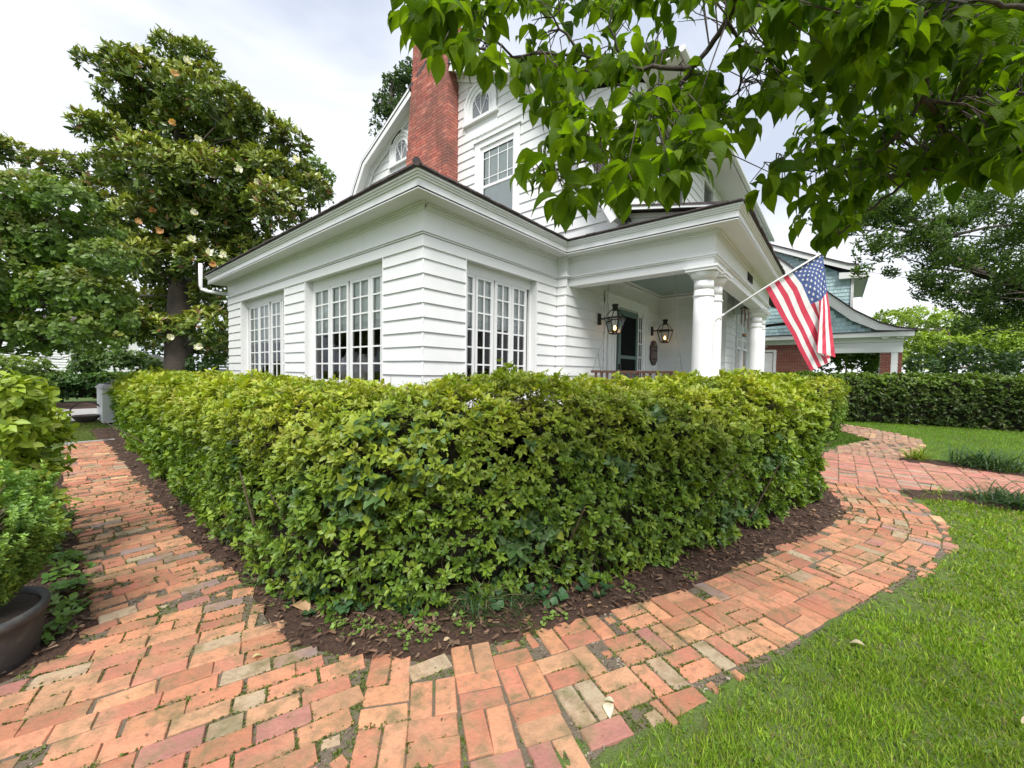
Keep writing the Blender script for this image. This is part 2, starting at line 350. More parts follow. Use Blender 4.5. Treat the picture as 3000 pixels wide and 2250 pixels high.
FARP = [(9.38, .1), (9.45, -.85), (11.2, -1.35), (12.8, -1.5), (13.9, -1.2), (14.8, -.6), (16.2, .6), (15.2, 1.3), (13.6, -.1), (12.1, -.62), (10.4, -.05)]
farbase = sheet('far_path', FARP, -.001, M['moss'])
# mulch beds
MUL = [(x, y) for x, y in upper[:-1]]+[(6.85, .25), (6.8, 3.9), (3.5, 4.3), (3.3, 13.4), (.84, 13.0)]
def bed(name, poly, z=-.012):
    """bumpy sheet of mulch clipped to a polygon"""
    xs = [p[0] for p in poly]; ys = [p[1] for p in poly]; st = .06 if (max(xs)-min(xs)) < 12 else .2
    nx = int((max(xs)-min(xs))/st)+2; ny = int((max(ys)-min(ys))/st)+2
    X, Y = np.meshgrid(min(xs)+st*np.arange(nx), min(ys)+st*np.arange(ny), indexing='ij')
    P = np.stack([X, Y, np.zeros_like(X)], -1); ins = in_poly(P, poly)
    Z = z+.028+.012*lump(P*6, 1.7)+RNG.normal(0, .004, X.shape); P[..., 2] = np.where(ins, Z, z-.02)
    idx = np.arange(nx*ny).reshape(nx, ny)
    ok = ins[:-1, :-1] | ins[1:, 1:] | ins[1:, :-1] | ins[:-1, 1:]
    q = np.stack([idx[:-1, :-1], idx[1:, :-1], idx[1:, 1:], idx[:-1, 1:]], -1)[ok]
    me = np_mesh(name, P.reshape(-1, 3), 4, q.reshape(-1)); o = place(name, me, M['mulch'], None, (0, 0, 0)); o['kind'] = 'structure'; return o
bed('mulch_bed', MUL)
bed('mulch_bed', [(6.98, -.64), (6.6, -.72), (6.75, -1.15), (6.75, -1.8), (6.5, -5.3), (7.1, -5.3), (7.25, -2.2), (7.35, -1.15)], -.004)
bed('mulch_bed', [(9.4, -.8), (9.15, -2.1), (8.9, -3.4), (9.5, -3.6), (9.75, -2.2), (9.85, -1.0)], -.004)
bed('mulch_bed', [(.22, 9.5), (.2, 6.1), (.2, 4.8), (.2, 3.15), (.1, 2.92), (-.15, 2.86), (-1.2, 2.9), (-1.2, 9.5)])
def chips(name, poly, n, parent=None, near=4.0):
    xs = [p[0] for p in poly]; ys = [p[1] for p in poly]; P = np.zeros((n*6, 3)); P[:, 0] = RNG.uniform(min(xs), max(xs), n*6); P[:, 1] = RNG.uniform(min(ys), max(ys), n*6)
    P = P[in_poly(P, poly)]; d = np.hypot(P[:, 0], P[:, 1]); P = P[RNG.random(len(P)) < np.clip((near/d)**1.6, 0, 1)][:n]
    n = len(P); P[:, 2] = .020+.022*RNG.random(n)
    D = RNG.normal(0, 1, (n, 3)); D[:, 2] *= .22; Nn = RNG.normal(0, .5, (n, 3)); Nn[:, 2] = 1
    c = pal([(.09, .042, .025), (.045, .022, .014), (.17, .09, .055), (.07, .05, .035), (.24, .16, .10)], n, .35)
    leaves(name, parent, M['chip'], P, D, Nn, RNG.uniform(.015, .065, n), RNG.uniform(.07, .2, n), c, (np.array([(-.8, 0, 0), (1, .05, .1), (.7, 1, 0), (-1, .9, .1)]), T2[1]), label=None)
    return n
chips('bark_chips', MUL, 16000)
chips('bark_chips', [(.22, 7.5), (.2, 6.1), (.2, 4.8), (.2, 3.15), (.1, 2.92), (-.15, 2.86), (-1.0, 2.9), (-1.0, 7.5)], 4000)

# ---- bricks of the paving
BC = [(.53, .225, .125), (.49, .205, .115), (.56, .265, .14), (.42, .165, .095), (.53, .19, .11), (.56, .235, .135), (.50, .165, .10), (.57, .27, .15), (.44, .175, .11), (.54, .225, .145), (.52, .19, .12), (.46, .25, .14)]
ODD = [(.30, .22, .20), (.36, .19, .17), (.66, .42, .22), (.34, .27, .17), (.40, .17, .14), (.38, .30, .20)]
def brick_unit(seed):
    r = random.Random(seed); j = lambda a: r.uniform(-a, a)
    base = [(-.5, -.5), (.5, -.5), (.5, .5), (-.5, .5)]
    lo = []; mid = []; top = []
    for x, y in base:
        dx, dy = j(.018), j(.035)
        lo.append((x+dx, y+dy, -1)); mid.append((x+dx, y+dy, -.14)); top.append(((x+dx)*.962+j(.008), (y+dy)*.92+j(.012), 0+j(.03)))
    v = lo+mid+top
    f = [(0, 1, 5, 4), (1, 2, 6, 5), (2, 3, 7, 6), (3, 0, 4, 7), (4, 5, 9, 8), (5, 6, 10, 9), (6, 7, 11, 10), (7, 4, 8, 11), (8, 9, 10, 11)]
    return v, f
def lay(bricks, parent, limit, basez=0.012, name='brick', m='brick', palb=BC, podd=.13, H=.05):
    """bricks (cx, cy, ang, L, W, dz): nearest `limit` as parts with shared meshes, the rest joined"""
    bricks = sorted(bricks, key=lambda q: q[0]**2+q[1]**2)
    # the parts are those in view: keep ones in front of the camera first
    def seen(q):
        d = np.array([q[0], q[1], -CAMZ]); w = d@FW
        return w > .3 and abs(d@RT/w) < 1.32 and abs(d@UP/w) < 1.02
    vis = [q for q in bricks if seen(q)]; par = vis[:limit]; ids = set(id(q) for q in par); rest = [q for q in bricks if id(q) not in ids]
    def colr():
        c = random.choice(ODD) if random.random() < podd else random.choice(palb)
        k = random.uniform(.82, 1.15); return tuple(x*k for x in c)
    var = []
    for i in range(36):
        v, f = brick_unit(i); bb = MB(); bb.add(v, f, colr()); me = bb.mesh(name); me.materials.append(M[m]); var.append(me)
    for q in par:
        o = bpy.data.objects.new(name, random.choice(var)); COL.objects.link(o); o.parent = parent
        tl = random.gauss(0, .010), random.gauss(0, .014)
        o.location = (q[0]-ORG[parent.name][0], q[1]-ORG[parent.name][1], basez+q[5]); o.rotation_euler = (tl[0], tl[1], q[2]); o.scale = (q[3], q[4], H)
    if rest:
        bb = MB()
        for q in rest:
            v, f = brick_unit(random.randrange(999)); c, s = math.cos(q[2]), math.sin(q[2]); t1, t2 = random.gauss(0, .012), random.gauss(0, .012)
            bb.add([(q[0]+c*x*q[3]-s*y*q[4], q[1]+s*x*q[3]+c*y*q[4], basez+q[5]+z*H+t1*x*.2+t2*y*.1) for x, y, z in v], f, colr())
        bb.obj('brick_paving', M[m], parent, kind='stuff')
def clip_ok(x, y, poly): return bool(in_poly(np.array([[x, y]]), poly)[0])
occ = {}
def try_put(lst, x, y, a, Lb, Wb, poly, dz=0.0, f=.78, tol=.05):
    if not clip_ok(x, y, poly): return
    c, s = math.cos(a), math.sin(a); pts = []
    for i in range(-3, 4):
        for k in (-1, 0, 1):
            pts.append((x+c*i*Lb*f/6-s*k*Wb*f/2, y+s*i*Lb*f/6+c*k*Wb*f/2))
    cells = set((round(px/.02), round(py/.02)) for px, py in pts)
    hit = sum(1 for q in cells if q in occ)
    if hit > len(cells)*tol: return
    # fill cells of the whole brick
    for i in np.arange(-Lb*.46, Lb*.46, .011):
        for k in np.arange(-Wb*.42, Wb*.42, .011):
            occ[(round((x+c*i-s*k)/.02), round((y+s*i+c*k)/.02))] = 1
    lst.append((x+random.gauss(0, .002), y+random.gauss(0, .002), a+random.gauss(0, .014), Lb*random.uniform(.955, .985), Wb*random.uniform(.91, .965), dz+random.gauss(0, .0022)))
G1, BL, BW = .0, .204, .101
pb = []
# basket weave running along the curved centre line to the right
cl = np.array([(.86, 1.52), (1.35, 1.12), (1.95, .80), (2.6, .47), (3.3, .18), (4.0, -.10), (4.6, -.34), (5.2, -.47), (5.8, -.46), (6.4, -.36), (7.0, -.30)])
seg = np.hypot(*np.diff(cl, axis=0).T); cum = np.r_[0, np.cumsum(seg)]
def at_s(s):
    i = min(max(np.searchsorted(cum, s)-1, 0), len(seg)-1); t = (s-cum[i])/seg[i]; p = cl[i]*(1-t)+cl[i+1]*t
    w = np.zeros(2)
    for ds in (-.25, 0, .25):
        k = min(max(np.searchsorted(cum, s+ds)-1, 0), len(seg)-1); w += (cl[k+1]-cl[k])/seg[k]
    w /= np.hypot(*w); return p, w
ns = int(cum[-1]/BL)
for i in range(ns):
    for j in range(-6, 7):
        s = (i+.5)*BL; p, w = at_s(s); nrm = np.array([-w[1], w[0]]); c = p+nrm*(j*BL); a = math.atan2(w[1], w[0])
        if (i+j) % 2 == 0:
            for k in (-.5, .5): q = c+nrm*k*BW; try_put(pb, q[0], q[1], a, BL, BW, PAVE)
        else:
            for k in (-.5, .5): q = c+w*k*BW; try_put(pb, q[0], q[1], a+math.pi/2, BL, BW, PAVE)
# courses across the left strip, then the slanting courses near the camera
row = 0
y = 10.75
while y > 2.95:
    off = (row % 2)*.1+random.uniform(-.03, .03); x = .1+off
    while x < 1.0:
        Lb = BL*random.choice([1, 1, 1, 1, .55, .8]); try_put(pb, x+Lb/2, y+random.gauss(0, .004), random.gauss(-.03, .03), Lb, BW, PAVE); x += Lb
    y -= BW; row += 1
a0 = R_(-19); ca, sa = math.cos(a0), math.sin(a0)
for r in range(-30, 30):
    u = -3+(r % 2)*.1+random.uniform(-.02, .02)
    while u < 3:
        Lb = BL*random.choice([1, 1, 1, 1, 1, .6]); v = r*BW
        try_put(pb, .3+ca*(u+Lb/2)-sa*v, 1.9+sa*(u+Lb/2)+ca*v, a0+random.gauss(0, .015), Lb, BW, PAVE); u += Lb
inpave = []
for _ in range(110000):   # half bricks and bats in what is left
    Lb = random.choice([.10, .13, .07, .05, .16]); px_, py_ = random.uniform(-.6, 6.9), random.uniform(-.9, 10.7)
    if (round(px_/.02), round(py_/.02)) in occ: continue
    try_put(pb, px_, py_, random.choice([a0, a0, 0.0, R_(-25), R_(65)]) if px_ < 1 else random.choice([R_(-25), R_(65), R_(-15)]), Lb, random.choice([.095, .06, .045]), PAVE, f=.9, dz=-.003, tol=.10)
lay(pb, pathbase, 300)
open_ = RNG.uniform((-.6, -.9), (6.9, 9), (260000, 2)); open_ = open_[in_poly(open_, PAVE) & (RNG.random(len(open_)) < np.clip((2.2/np.hypot(open_[:, 0], open_[:, 1]))**1.3, 0, 1))]
open_ = np.array([p for p in open_ if (round(p[0]/.02), round(p[1]/.02)) not in occ])
occ.clear()
wb = []
yy = -5.4; ci = 0
while yy < 2.9:
    xx = 6.7+(ci % 2)*.05
    while xx < 9.6:
        if random.random() < .5:
            try_put(wb, xx+.05, yy+.1, R_(90)-.02, BL, BW, WALK); xx += .101
        else:
            try_put(wb, xx+.05, yy+.1, R_(90)-.02, BL, BW, WALK); xx += .101
    yy += .206; ci += 1
ODD0 = ODD; ODD = [(.36, .30, .24), (.42, .22, .18)]
lay(wb, walkbase, 160, palb=[(.52, .20, .16), (.55, .24, .18), (.48, .19, .14)], podd=.12, basez=.014)
ODD = ODD0
fb = []
for r in range(0, 80):
    for k in range(0, 16):
        x = 9.45+r*.203+(k % 2)*.1; y = -1.9+k*.22
        th = -.35+.12*(x-9.4)
        for h in (0, .101): try_put(fb, x, y+h+.05*math.sin(x*1.7), random.choice([0, 0, 0, .2])-.2, BL, BW, FARP)
lay(fb, farbase, 60, palb=[(.42, .24, .16), (.36, .19, .13), (.45, .27, .19)], podd=.35)
# moss and seedlings in the joints
n = 9000
P = np.zeros((n, 3)); P[:, 0] = RNG.uniform(-.3, 6, n); P[:, 1] = RNG.uniform(-.8, 6, n)
P = P[in_poly(P, PAVE)]; occset = None
cand = []
gr = {}
for q in pb:
    c, s = math.cos(q[2]), math.sin(q[2])
    for i in np.arange(-q[3]*.5, q[3]*.5, .008):
        for k in (-q[4]*.5, q[4]*.5): cand.append((q[0]+c*i-s*k, q[1]+s*i+c*k))
    for k in np.arange(-q[4]*.5, q[4]*.5, .008):
        for i in (-q[3]*.5, q[3]*.5): cand.append((q[0]+c*i-s*k, q[1]+s*i+c*k))
cand = np.array(cand); d = np.hypot(cand[:, 0], cand[:, 1]); cand = cand[(d < 7)]
P = np.zeros((len(cand), 3)); P[:, :2] = cand; msk = lump(P*2.3, 1.5, 2.0)+.35*lump(P*9, 1.5, 1.0)
P = P[(msk > .02) & (RNG.random(len(P)) < .40)]; n = len(P); P[:, :2] += RNG.normal(0, .004, (n, 2)); P[:, 2] = .006
A = RNG.normal(0, .5, (n, 3)); A[:, 2] = 1
r = rosettes(P, A, 3, .0095, (20, 80), .5, pal([(.12, .17, .03), (.17, .20, .05), (.08, .11, .03)], n))
leaves('moss_tufts', pathbase, M['leaf'], *r[:4], r[4], r[5])

n = len(open_); P = np.zeros((n, 3)); P[:, :2] = open_; P[:, 2] = .004; A = RNG.normal(0, .5, (n, 3)); A[:, 2] = 1
g_ = lump(P*3, 1.5, 5) > .0
r = rosettes(P[g_], A[g_], 3, .011, (20, 85), .5, pal([(.13, .18, .03), (.19, .23, .05), (.09, .12, .03)], int(g_.sum())))
leaves('moss_tufts', pathbase, M['leaf'], *r[:4], r[4], r[5])
r = rosettes(P[~g_], A[~g_], 2, .010, (60, 90), .6, pal([(.25, .20, .15), (.14, .09, .06), (.35, .30, .24), (.09, .06, .045)], int((~g_).sum()), .3))
leaves('joint_grit', pathbase, M['chip'], *r[:4], r[4], r[5])
# ---- lawns
def grass(name, poly, n, hmin, hmax, fall=1.5, near=2.0, cols=((.10, .21, .02), (.17, .29, .03), (.22, .30, .06), (.07, .15, .02)), bare=None, width=.055, z0=-.028):
    xs = [p[0] for p in poly]; ys = [p[1] for p in poly]
    out = []; tot = 0
    for _ in range(60):
        P = np.zeros((60000, 3)); u = RNG.random(60000)
        P[:, 0] = RNG.uniform(min(xs), max(xs), 60000); P[:, 1] = RNG.uniform(min(ys), max(ys), 60000)
        d = np.hypot(P[:, 0], P[:, 1]); P = P[in_poly(P, poly) & (RNG.random(60000) < np.clip((near/d)**fall, 0, 1))]
        if bare is not None: P = P[RNG.random(len(P)) < bare(P)]
        out.append(P); tot += len(P)
        if tot > n: break
    P = np.concatenate(out)[:n]; n = len(P); P[:, 2] = z0
    D = RNG.normal(0, .42, (n, 3)); D[:, 2] = 1
    Nn = RNG.normal(0, 1, (n, 3)); Nn[:, 2] *= .3
    d = np.hypot(P[:, 0], P[:, 1]); H = RNG.uniform(hmin, hmax, n)
    pat = lump(P*2, 1.2, 4)[:, None]
    c = pal(cols, n, .2)*(1+.22*pat); dead = RNG.random(n) < .06; c[dead] = (.30, .25, .12)
    # wider blades further off so the mass keeps its cover
    leaves(name, None, M['grass'], P, D, Nn, H, width*np.clip(d/near, 1, 4), c, (np.array([(-.8, 0, 0), (.8, 0, 0), (.9, .55, .10), (0, 1, .32), (-.6, .55, .10)]), np.array([(0, 1, 2), (0, 2, 4), (2, 3, 4)])), org=(0, 0, 0))
edge = np.array(lower[:13])
def edge_d(P):
    d = np.full(len(P), 9.)
    for i in range(len(edge)-1):
        a, bb = edge[i], edge[i+1]; t = np.clip(((P[:, :2]-a)@(bb-a))/((bb-a)@(bb-a)), 0, 1); d = np.minimum(d, np.hypot(*(P[:, :2]-a-t[:, None]*(bb-a)).T))
    return d
def bare1(P):
    e = edge_d(P); g = lump(P*3, 1.3, 7)
    return np.clip(.25+e*3.0+g*.5, .05, 1)
LAWN1 = [(6.95, -.66), (6.2, -.80), (5.7, -.87), (4.9, -.80), (4.14, -.56), (3.49, -.27), (2.98, -.04), (2.41, .16), (2.05, .34), (1.81, .42), (1.57, .53), (1.3, .62), (1.2, .58), (.9, -.2), (1.2, -2.2), (5, -4.5), (6.5, -4), (6.7, -1.5)]
grass('grass', LAWN1, 150000, .020, .052, 1.7, 2.0, bare=bare1, z0=-.010, cols=((.17, .31, .02), (.27, .41, .03), (.36, .42, .07), (.10, .20, .02)))
LAWN2 = [(9.5, -.9), (11.2, -1.4), (12.8, -1.55), (13.9, -1.25), (14.9, -.55), (16.6, .5), (17, -.8), (17.5, -8), (9, -8), (8.9, -3.6), (9.8, -2.2), (9.9, -1.0)]
grass('grass', LAWN2, 45000, .04, .07, .4, 8.0, cols=((.17, .31, .025), (.23, .37, .035), (.13, .25, .02)), width=.04)
grass('grass', [(10.3, .1), (12.1, -.55), (13.5, 0), (14.6, .9), (13.5, .8), (10.3, .5)], 6000, .05, .1, .4, 8.0, cols=((.08, .17, .02), (.12, .2, .03)))
LAWN3 = [(.3, 15.2), (1.1, 15.3), (1.15, 13.0), (.9, 10.9), (.3, 10.9), (-1.5, 10.9), (-1.5, 15.2)]
grass('grass', LAWN3, 14000, .03, .06, .3, 10.0, cols=((.10, .16, .02), (.13, .2, .03), (.16, .14, .05)))
grass('grass', LAWN1, 16000, .032, .060, 1.7, 2.0, bare=lambda P: np.clip(lump(P*5, 1.6, 2)*2.2-.5, 0, 1)*np.clip(edge_d(P)*4, .15, 1), z0=-.010, width=.05, cols=((.20, .36, .03), (.34, .46, .05)))
# clover and seedlings along the lawn edge and the mulch edge
P = np.zeros((9000, 3)); P[:, 0] = RNG.uniform(1, 5.5, 9000); P[:, 1] = RNG.uniform(-1.4, .9, 9000); P = P[in_poly(P, LAWN1)]; P = P[(RNG.random(len(P)) < np.exp(-edge_d(P)*2.5)*.8)]
A = RNG.normal(0, .25, (len(P), 3)); A[:, 2] = 1; P[:, 2] = RNG.uniform(-.01, .015, len(P))
r = rosettes(P, A, 3, .012, (60, 85), .5, pal([(.12, .24, .03), (.2, .3, .05)], len(P)))
bed_lawn = bed('lawn', [LAWN1[0]]+[(x+.04, y+.17) for x, y in LAWN1[1:12]]+[(1.2, .85), (.8, .5), (.5, -.2), (1.0, -2.4)]+LAWN1[15:], -.028); bed_lawn.data.materials.clear(); bed_lawn.data.materials.append(M['lawnnear'])
leaves('clover', None, M['leaf'], *r[:4], r[4], r[5])
# sand spots along the joints with the mulch
b = MB(); b.box(.35, 1.0, 10.84, 10.94, -.02, .02); b.obj('kerb_stone', M['drive'], None, (0, 0, 0), kind='structure')
sheet('driveway', [(-14, 15.3), (1.3, 15.45), (1.6, 19.6), (-14, 20.4)], -.006, M['drive'])
bed('mulch_bed', [(-12, 20.4), (1.6, 19.6), (3.5, 23), (-12, 24)], -.01)

# ================================================================== THE WHITE HOUSE
house = thing('white_house', 'white clapboard house with gambrel gable, brick chimney, sunroom and columned porch', 'house', (3.427, 4.429, 0))
ORG[house.name] = np.array([3.427, 4.429, -.24])       # house heights are measured from .24 m above the path
X0, Y0, XA, YP, XB, YF = 3.427, 4.429, 6.735, 4.207, 6.858, 1.575
WH, TR = M['white'], M['trim']
def wall_box(bb, x0, x1, y0, y1, z0, z1): bb.box(x0, x1, y0, y1, z0, z1)
def boards(parent, plane, c, z0, z1, u0, u1, e=.2, zref=2.736, d0=.030, d1=.008):
    """lapped boards on plane x=c or y=c facing minus; u0,u1 numbers or functions of z"""
    k = math.floor((z0-zref)/e); zb = zref+k*e
    while zb < z1-.01:
        a, bt = max(zb, z0), min(zb+e, z1)
        if bt-a > .02:
            f = lambda u, z: u(z) if callable(u) else u
            dd = random.uniform(-.002, .002)
            def pt(u, d, z): return (c-d, u, z) if plane == 'x' else (u, c-d, z)
            ua0, ua1, ub0, ub1 = f(u0, a), f(u1, a), f(u0, bt), f(u1, bt)
            if ua1-ua0 > .03 or ub1-ub0 > .03:
                bb = MB()
                bb.hexa([pt(ua0, d0+dd, a), pt(ua1, d0+dd, a), pt(ua1, 0, a), pt(ua0, 0, a)], [pt(ub0, d1, bt+.004), pt(ub1, d1, bt+.004), pt(ub1, 0, bt+.004), pt(ub0, 0, bt+.004)])
                bb.obj('siding_board', WH, parent)
        zb += e
# --- sunroom shell with openings
sun = MB()
OPL = [(5.375, 8.059), (9.055, 11.79)]; OPR = (4.216, 6.04); ZH = 2.914
T_ = .118
sun.box(X0, X0+T_, Y0, 5.375, .2, ZH); sun.box(X0, X0+T_, 8.059, 9.055, .2, ZH); sun.box(X0, X0+T_, 11.79, 12.84, .2, ZH)
sun.box(X0, X0+T_, Y0, 12.84, ZH, 3.46)
sun.box(X0+T_, OPR[0], Y0, Y0+T_, .2, ZH); sun.box(OPR[1], XA, Y0, Y0+T_, .2, ZH); sun.box(X0+T_, XA, Y0, Y0+T_, ZH, 3.46)
sun.box(X0+T_, XA, 12.72, 12.84, .2, 3.46)
for a, bb_ in OPL: sun.box(X0, X0+T_, a, bb_, .2, .72)
sun.box(OPR[0], OPR[1], Y0, Y0+T_, .2, .72)
sw = sun.obj('sunroom_wall', WH, house)
for a, bb_ in ((Y0-.02, 5.375-.012), (8.071, 9.043), (11.80, 12.84)): boards(sw, 'x', X0, .42, 2.905, a, bb_)
for a, bb_ in ((X0-.02, OPR[0]-.012), (OPR[1]+.012, XA)): boards(sw, 'y', Y0, .42, 2.905, a, bb_)
# header strip, casings round the openings
hd = MB(); hd.box(X0-.034, X0, Y0-.034, 12.84, 2.9, 3.05); hd.box(X0, XA, Y0-.034, Y0, 2.9, 3.05); hd.obj('header_board', TR, house)
for a, bb_ in OPL:
    cs = MB(); cs.box(X0-.036, X0+.002, a-.012, a, .72, 2.9); cs.obj('window_casing', TR, house); cs = MB(); cs.box(X0-.036, X0+.002, bb_, bb_+.012, .72, 2.9); cs.obj('window_casing', TR, house)
cs = MB(); cs.box(OPR[0]-.012, OPR[0], Y0-.036, Y0+.002, .72, 2.9); cs.obj('window_casing', TR, house); cs = MB(); cs.box(OPR[1], OPR[1]+.012, Y0-.036, Y0+.002, .72, 2.9); cs.obj('window_casing', TR, house)
# room inside
rm = MB(); rm.box(X0+.2, 6.70, Y0+.2, 12.6, .50, .55); rm.box(6.65, 6.70, Y0+.2, 12.6, .55, 3.3); rm.box(X0+.2, 6.65, 12.5, 12.55, .55, 3.3); rm.box(X0+.2, 6.65, Y0+.2, 12.5, 3.3, 3.35)
rm.obj('room_interior', M['dark'], house)
# frieze + mouldings + soffit + fascia (outline of the eaves seen from above)
def frieze_run(parent, axis, c, a, bnd, zb=3.056, zt=3.461, inner=False):
    """frieze on plane x=c (axis x) or y=c, from a to bnd"""
    def bx(d, z0, z1, nm, m):
        q = MB()
        if axis == 'x': q.box(c-d, c, a-d, bnd, z0, z1)
        else: q.box(a, bnd-(d if inner else 0), c-d, c, z0, z1)
        q.obj(nm, m, parent)
    bx(.030, zb+.055, zt, 'frieze_board', TR); bx(.050, zb, zb+.022, 'frieze_moulding', TR); bx(.072, zb+.024, zb+.053, 'frieze_moulding', TR)
    q = MB()
    for i, (d, h) in enumerate(((.045, .075), (.070, .045), (.105, .0205))):
        if axis == 'x': q.box(c-d, c-.031, a-d, bnd, zt-h, zt-(.022 if i < 2 else 0)-(.001 if i else .002))
        else: q.box(a+.001, bnd-(d if inner else 0), c-d, c-.031, zt-h, zt-(.022 if i < 2 else 0)-(.001 if i else .002))
    q.obj('bed_moulding', TR, parent)
frieze_run(house, 'x', X0, Y0, 12.84)
frieze_run(house, 'y', Y0, X0, XA, inner=True)
# corner pilaster between sunroom and porch
pl = MB(); pl.box(XA, 6.9, YP, Y0+.1, .3, 3.46); plo = pl.obj('corner_pilaster', WH, house)
boards(plo, 'x', XA, .42, 2.905, YP-.02, Y0-.03); frieze_run(house, 'x', XA, YP, Y0-.001); frieze_run(house, 'y', YP, XA, XB, inner=True)
boards(plo, 'y', YP, .42, 2.905, XA-.02, 6.9)
hp = MB(); hp.box(XA-.034, XA, YP-.034, Y0-.034, 2.9, 3.05); hp.obj('header_board', TR, house)
OH = .375; ZS, ZF, ZC = 3.461, 3.582, 3.655
def strip_poly(pts_in, pts_out, z0, z1, m, nm):
    q = MB()
    for i in range(len(pts_in)-1):
        a, b2, c, d = pts_in[i], pts_in[i+1], pts_out[i+1], pts_out[i]
        q.hexa([(*a, z0), (*b2, z0), (*c, z0), (*d, z0)], [(*a, z1), (*b2, z1), (*c, z1), (*d, z1)])
    q.obj(nm, m, house)
XL, YR = X0-OH, Y0-OH                 # 3.05, 4.05
XPF, YPF = 6.50, 1.175                # porch eave left and front
XE = 18.8
strip_poly([(X0, 13.2), (X0, Y0), (XA+.2, Y0)], [(XL, 13.2), (XL, YR), (XPF, YR)], ZS, ZS+.02, M['soffit'], 'soffit')
strip_poly([(XA+.2, Y0), (XA+.2, YF), ], [(XPF, YR), (XPF, YPF)], ZS, ZS+.02, M['soffit'], 'soffit')
strip_poly([(XA+.2, YF), (XE, YF)], [(XPF, YPF), (XE, YPF)], ZS, ZS+.02, M['soffit'], 'soffit')
def out_run(pts, d, z0, z1, m, nm, th=.03):
    """board round the eave outline, d outside it"""
    n = len(pts); nr = []
    for i in range(n):
        a = np.array(pts[max(i-1, 0)]); b2 = np.array(pts[i]); c = np.array(pts[min(i+1, n-1)])
        def nn(p, q): t = (q-p)/np.hypot(*(q-p)); return np.array([t[1], -t[0]])   # travel -y then +x: outward is to the right
        if i == 0: v = nn(b2, c)
        elif i == n-1: v = nn(a, b2)
        else:
            v = nn(a, b2)+nn(b2, c); v /= (v@nn(a, b2))
        nr.append(v)
    q = MB()
    for i in range(n-1):
        p1, p2 = np.array(pts[i]), np.array(pts[i+1]); o1, o2 = p1+nr[i]*d, p2+nr[i+1]*d; i1, i2 = p1+nr[i]*(d-th), p2+nr[i+1]*(d-th)
        q.hexa([(*o1, z0), (*o2, z0), (*i2, z0), (*i1, z0)], [(*o1, z1), (*o2, z1), (*i2, z1), (*i1, z1)])
    return q.obj(nm, m, house)
# outline travelled from far left towards the viewer, then right along sunroom, porch left side, porch front
EAVE = [(XL, 13.25), (XL, YR), (XPF, YR), (XPF, YPF), (XE, YPF)]
out_run(EAVE, .0, ZS-.012, ZF, TR, 'fascia_board')
out_run(EAVE, .022, ZF-.004, ZF+.020, TR, 'crown_moulding', .05); out_run(EAVE, .042, ZF+.0205, ZF+.045, TR, 'crown_moulding', .07); out_run(EAVE, .065, ZF+.0455, ZC, TR, 'crown_moulding', .09)
out_run(EAVE, .085, ZC+.001, ZC+.018, M['shingle'], 'roof_edge', .3)
# roofs: sunroom hip, porch
ZT = ZC+.02; sl_ = .19
rf = MB()
def rz(d): return ZT+sl_*d
x1 = XL-.085; y1 = YR-.085
rf.add([(x1, 13.3, rz(0)), (x1, y1, rz(0)), (x1+3.0, y1+3.0, rz(3.0)), (x1+3.0, 13.3, rz(3.0))], [(0, 1, 2, 3)])
rf.add([(x1, y1, rz(0)), (6.9, y1, rz(0)), (6.9, y1+3.0, rz(3.0)), (x1+3.0, y1+3.0, rz(3.0))], [(0, 1, 2, 3)])
rf.add([(x1+3.0, y1+3.0, rz(3.0)), (6.9, y1+3.0, rz(3.0)), (6.9, 13.3, rz(3.0)), (x1+3.0, 13.3, rz(3.0))], [(0, 1, 2, 3)])
rfo = rf.obj('sunroom_roof', M['shingle'], house)
sg = MB()      # ragged shingle butts at the eave and over the hip
y = 13.2
while y > YR+.1:
    w = random.uniform(.12, .2); o = random.uniform(0, .016); sg.box(x1-.012-o, x1+.2, y-w, y-.006, ZT-.004, ZT+.012+random.uniform(0, .01)); y -= w
x = XL-.05
while x < 6.4:
    w = random.uniform(.12, .2); o = random.uniform(0, .016); sg.box(x, x+w-.006, y1-.012-o, y1+.2, ZT-.003, ZT+.013+random.uniform(0, .01)); x += w
for i in range(10):
    t = i*.17; sg.tube([(x1-.03+t, y1-.03+t, rz(t)+.012), (x1+.2+t, y1+.2+t, rz(t+.2)+.035)], [.055, .06], 6)
sg.obj('shingles', M['shingle'], rfo, kind='stuff')
pr = MB(); ps = .225
pr.hexa([(6.52, YPF-.09, ZT-.02), (XE, YPF-.09, ZT-.02), (XE, 3.4, ZT+ps*2.3-.02), (6.52, 3.4, ZT+ps*2.3-.02)], [(6.52, YPF-.09, ZT+.012), (XE, YPF-.09, ZT+.012), (XE, 3.4, ZT+ps*2.3+.012), (6.52, 3.4, ZT+ps*2.3+.012)])
pro = pr.obj('porch_roof', M['shingle'], house)
sg = MB(); x = 6.46
while x < 18:
    w = random.uniform(.13, .2); sg.box(x, x+w-.006, YPF-.105-random.uniform(0, .015), YPF+.1, ZT-.012, ZT+.016+random.uniform(0, .01)); x += w
y = YR
while y > YPF+.1:
    w = random.uniform(.13, .2); sg.box(XPF-.105-random.uniform(0, .015), XPF+.30, y-w+.006, y, ZT-.003, ZT+.012+random.uniform(0, .008)); y -= w
sg.obj('shingles', M['shingle'], pro, kind='stuff')
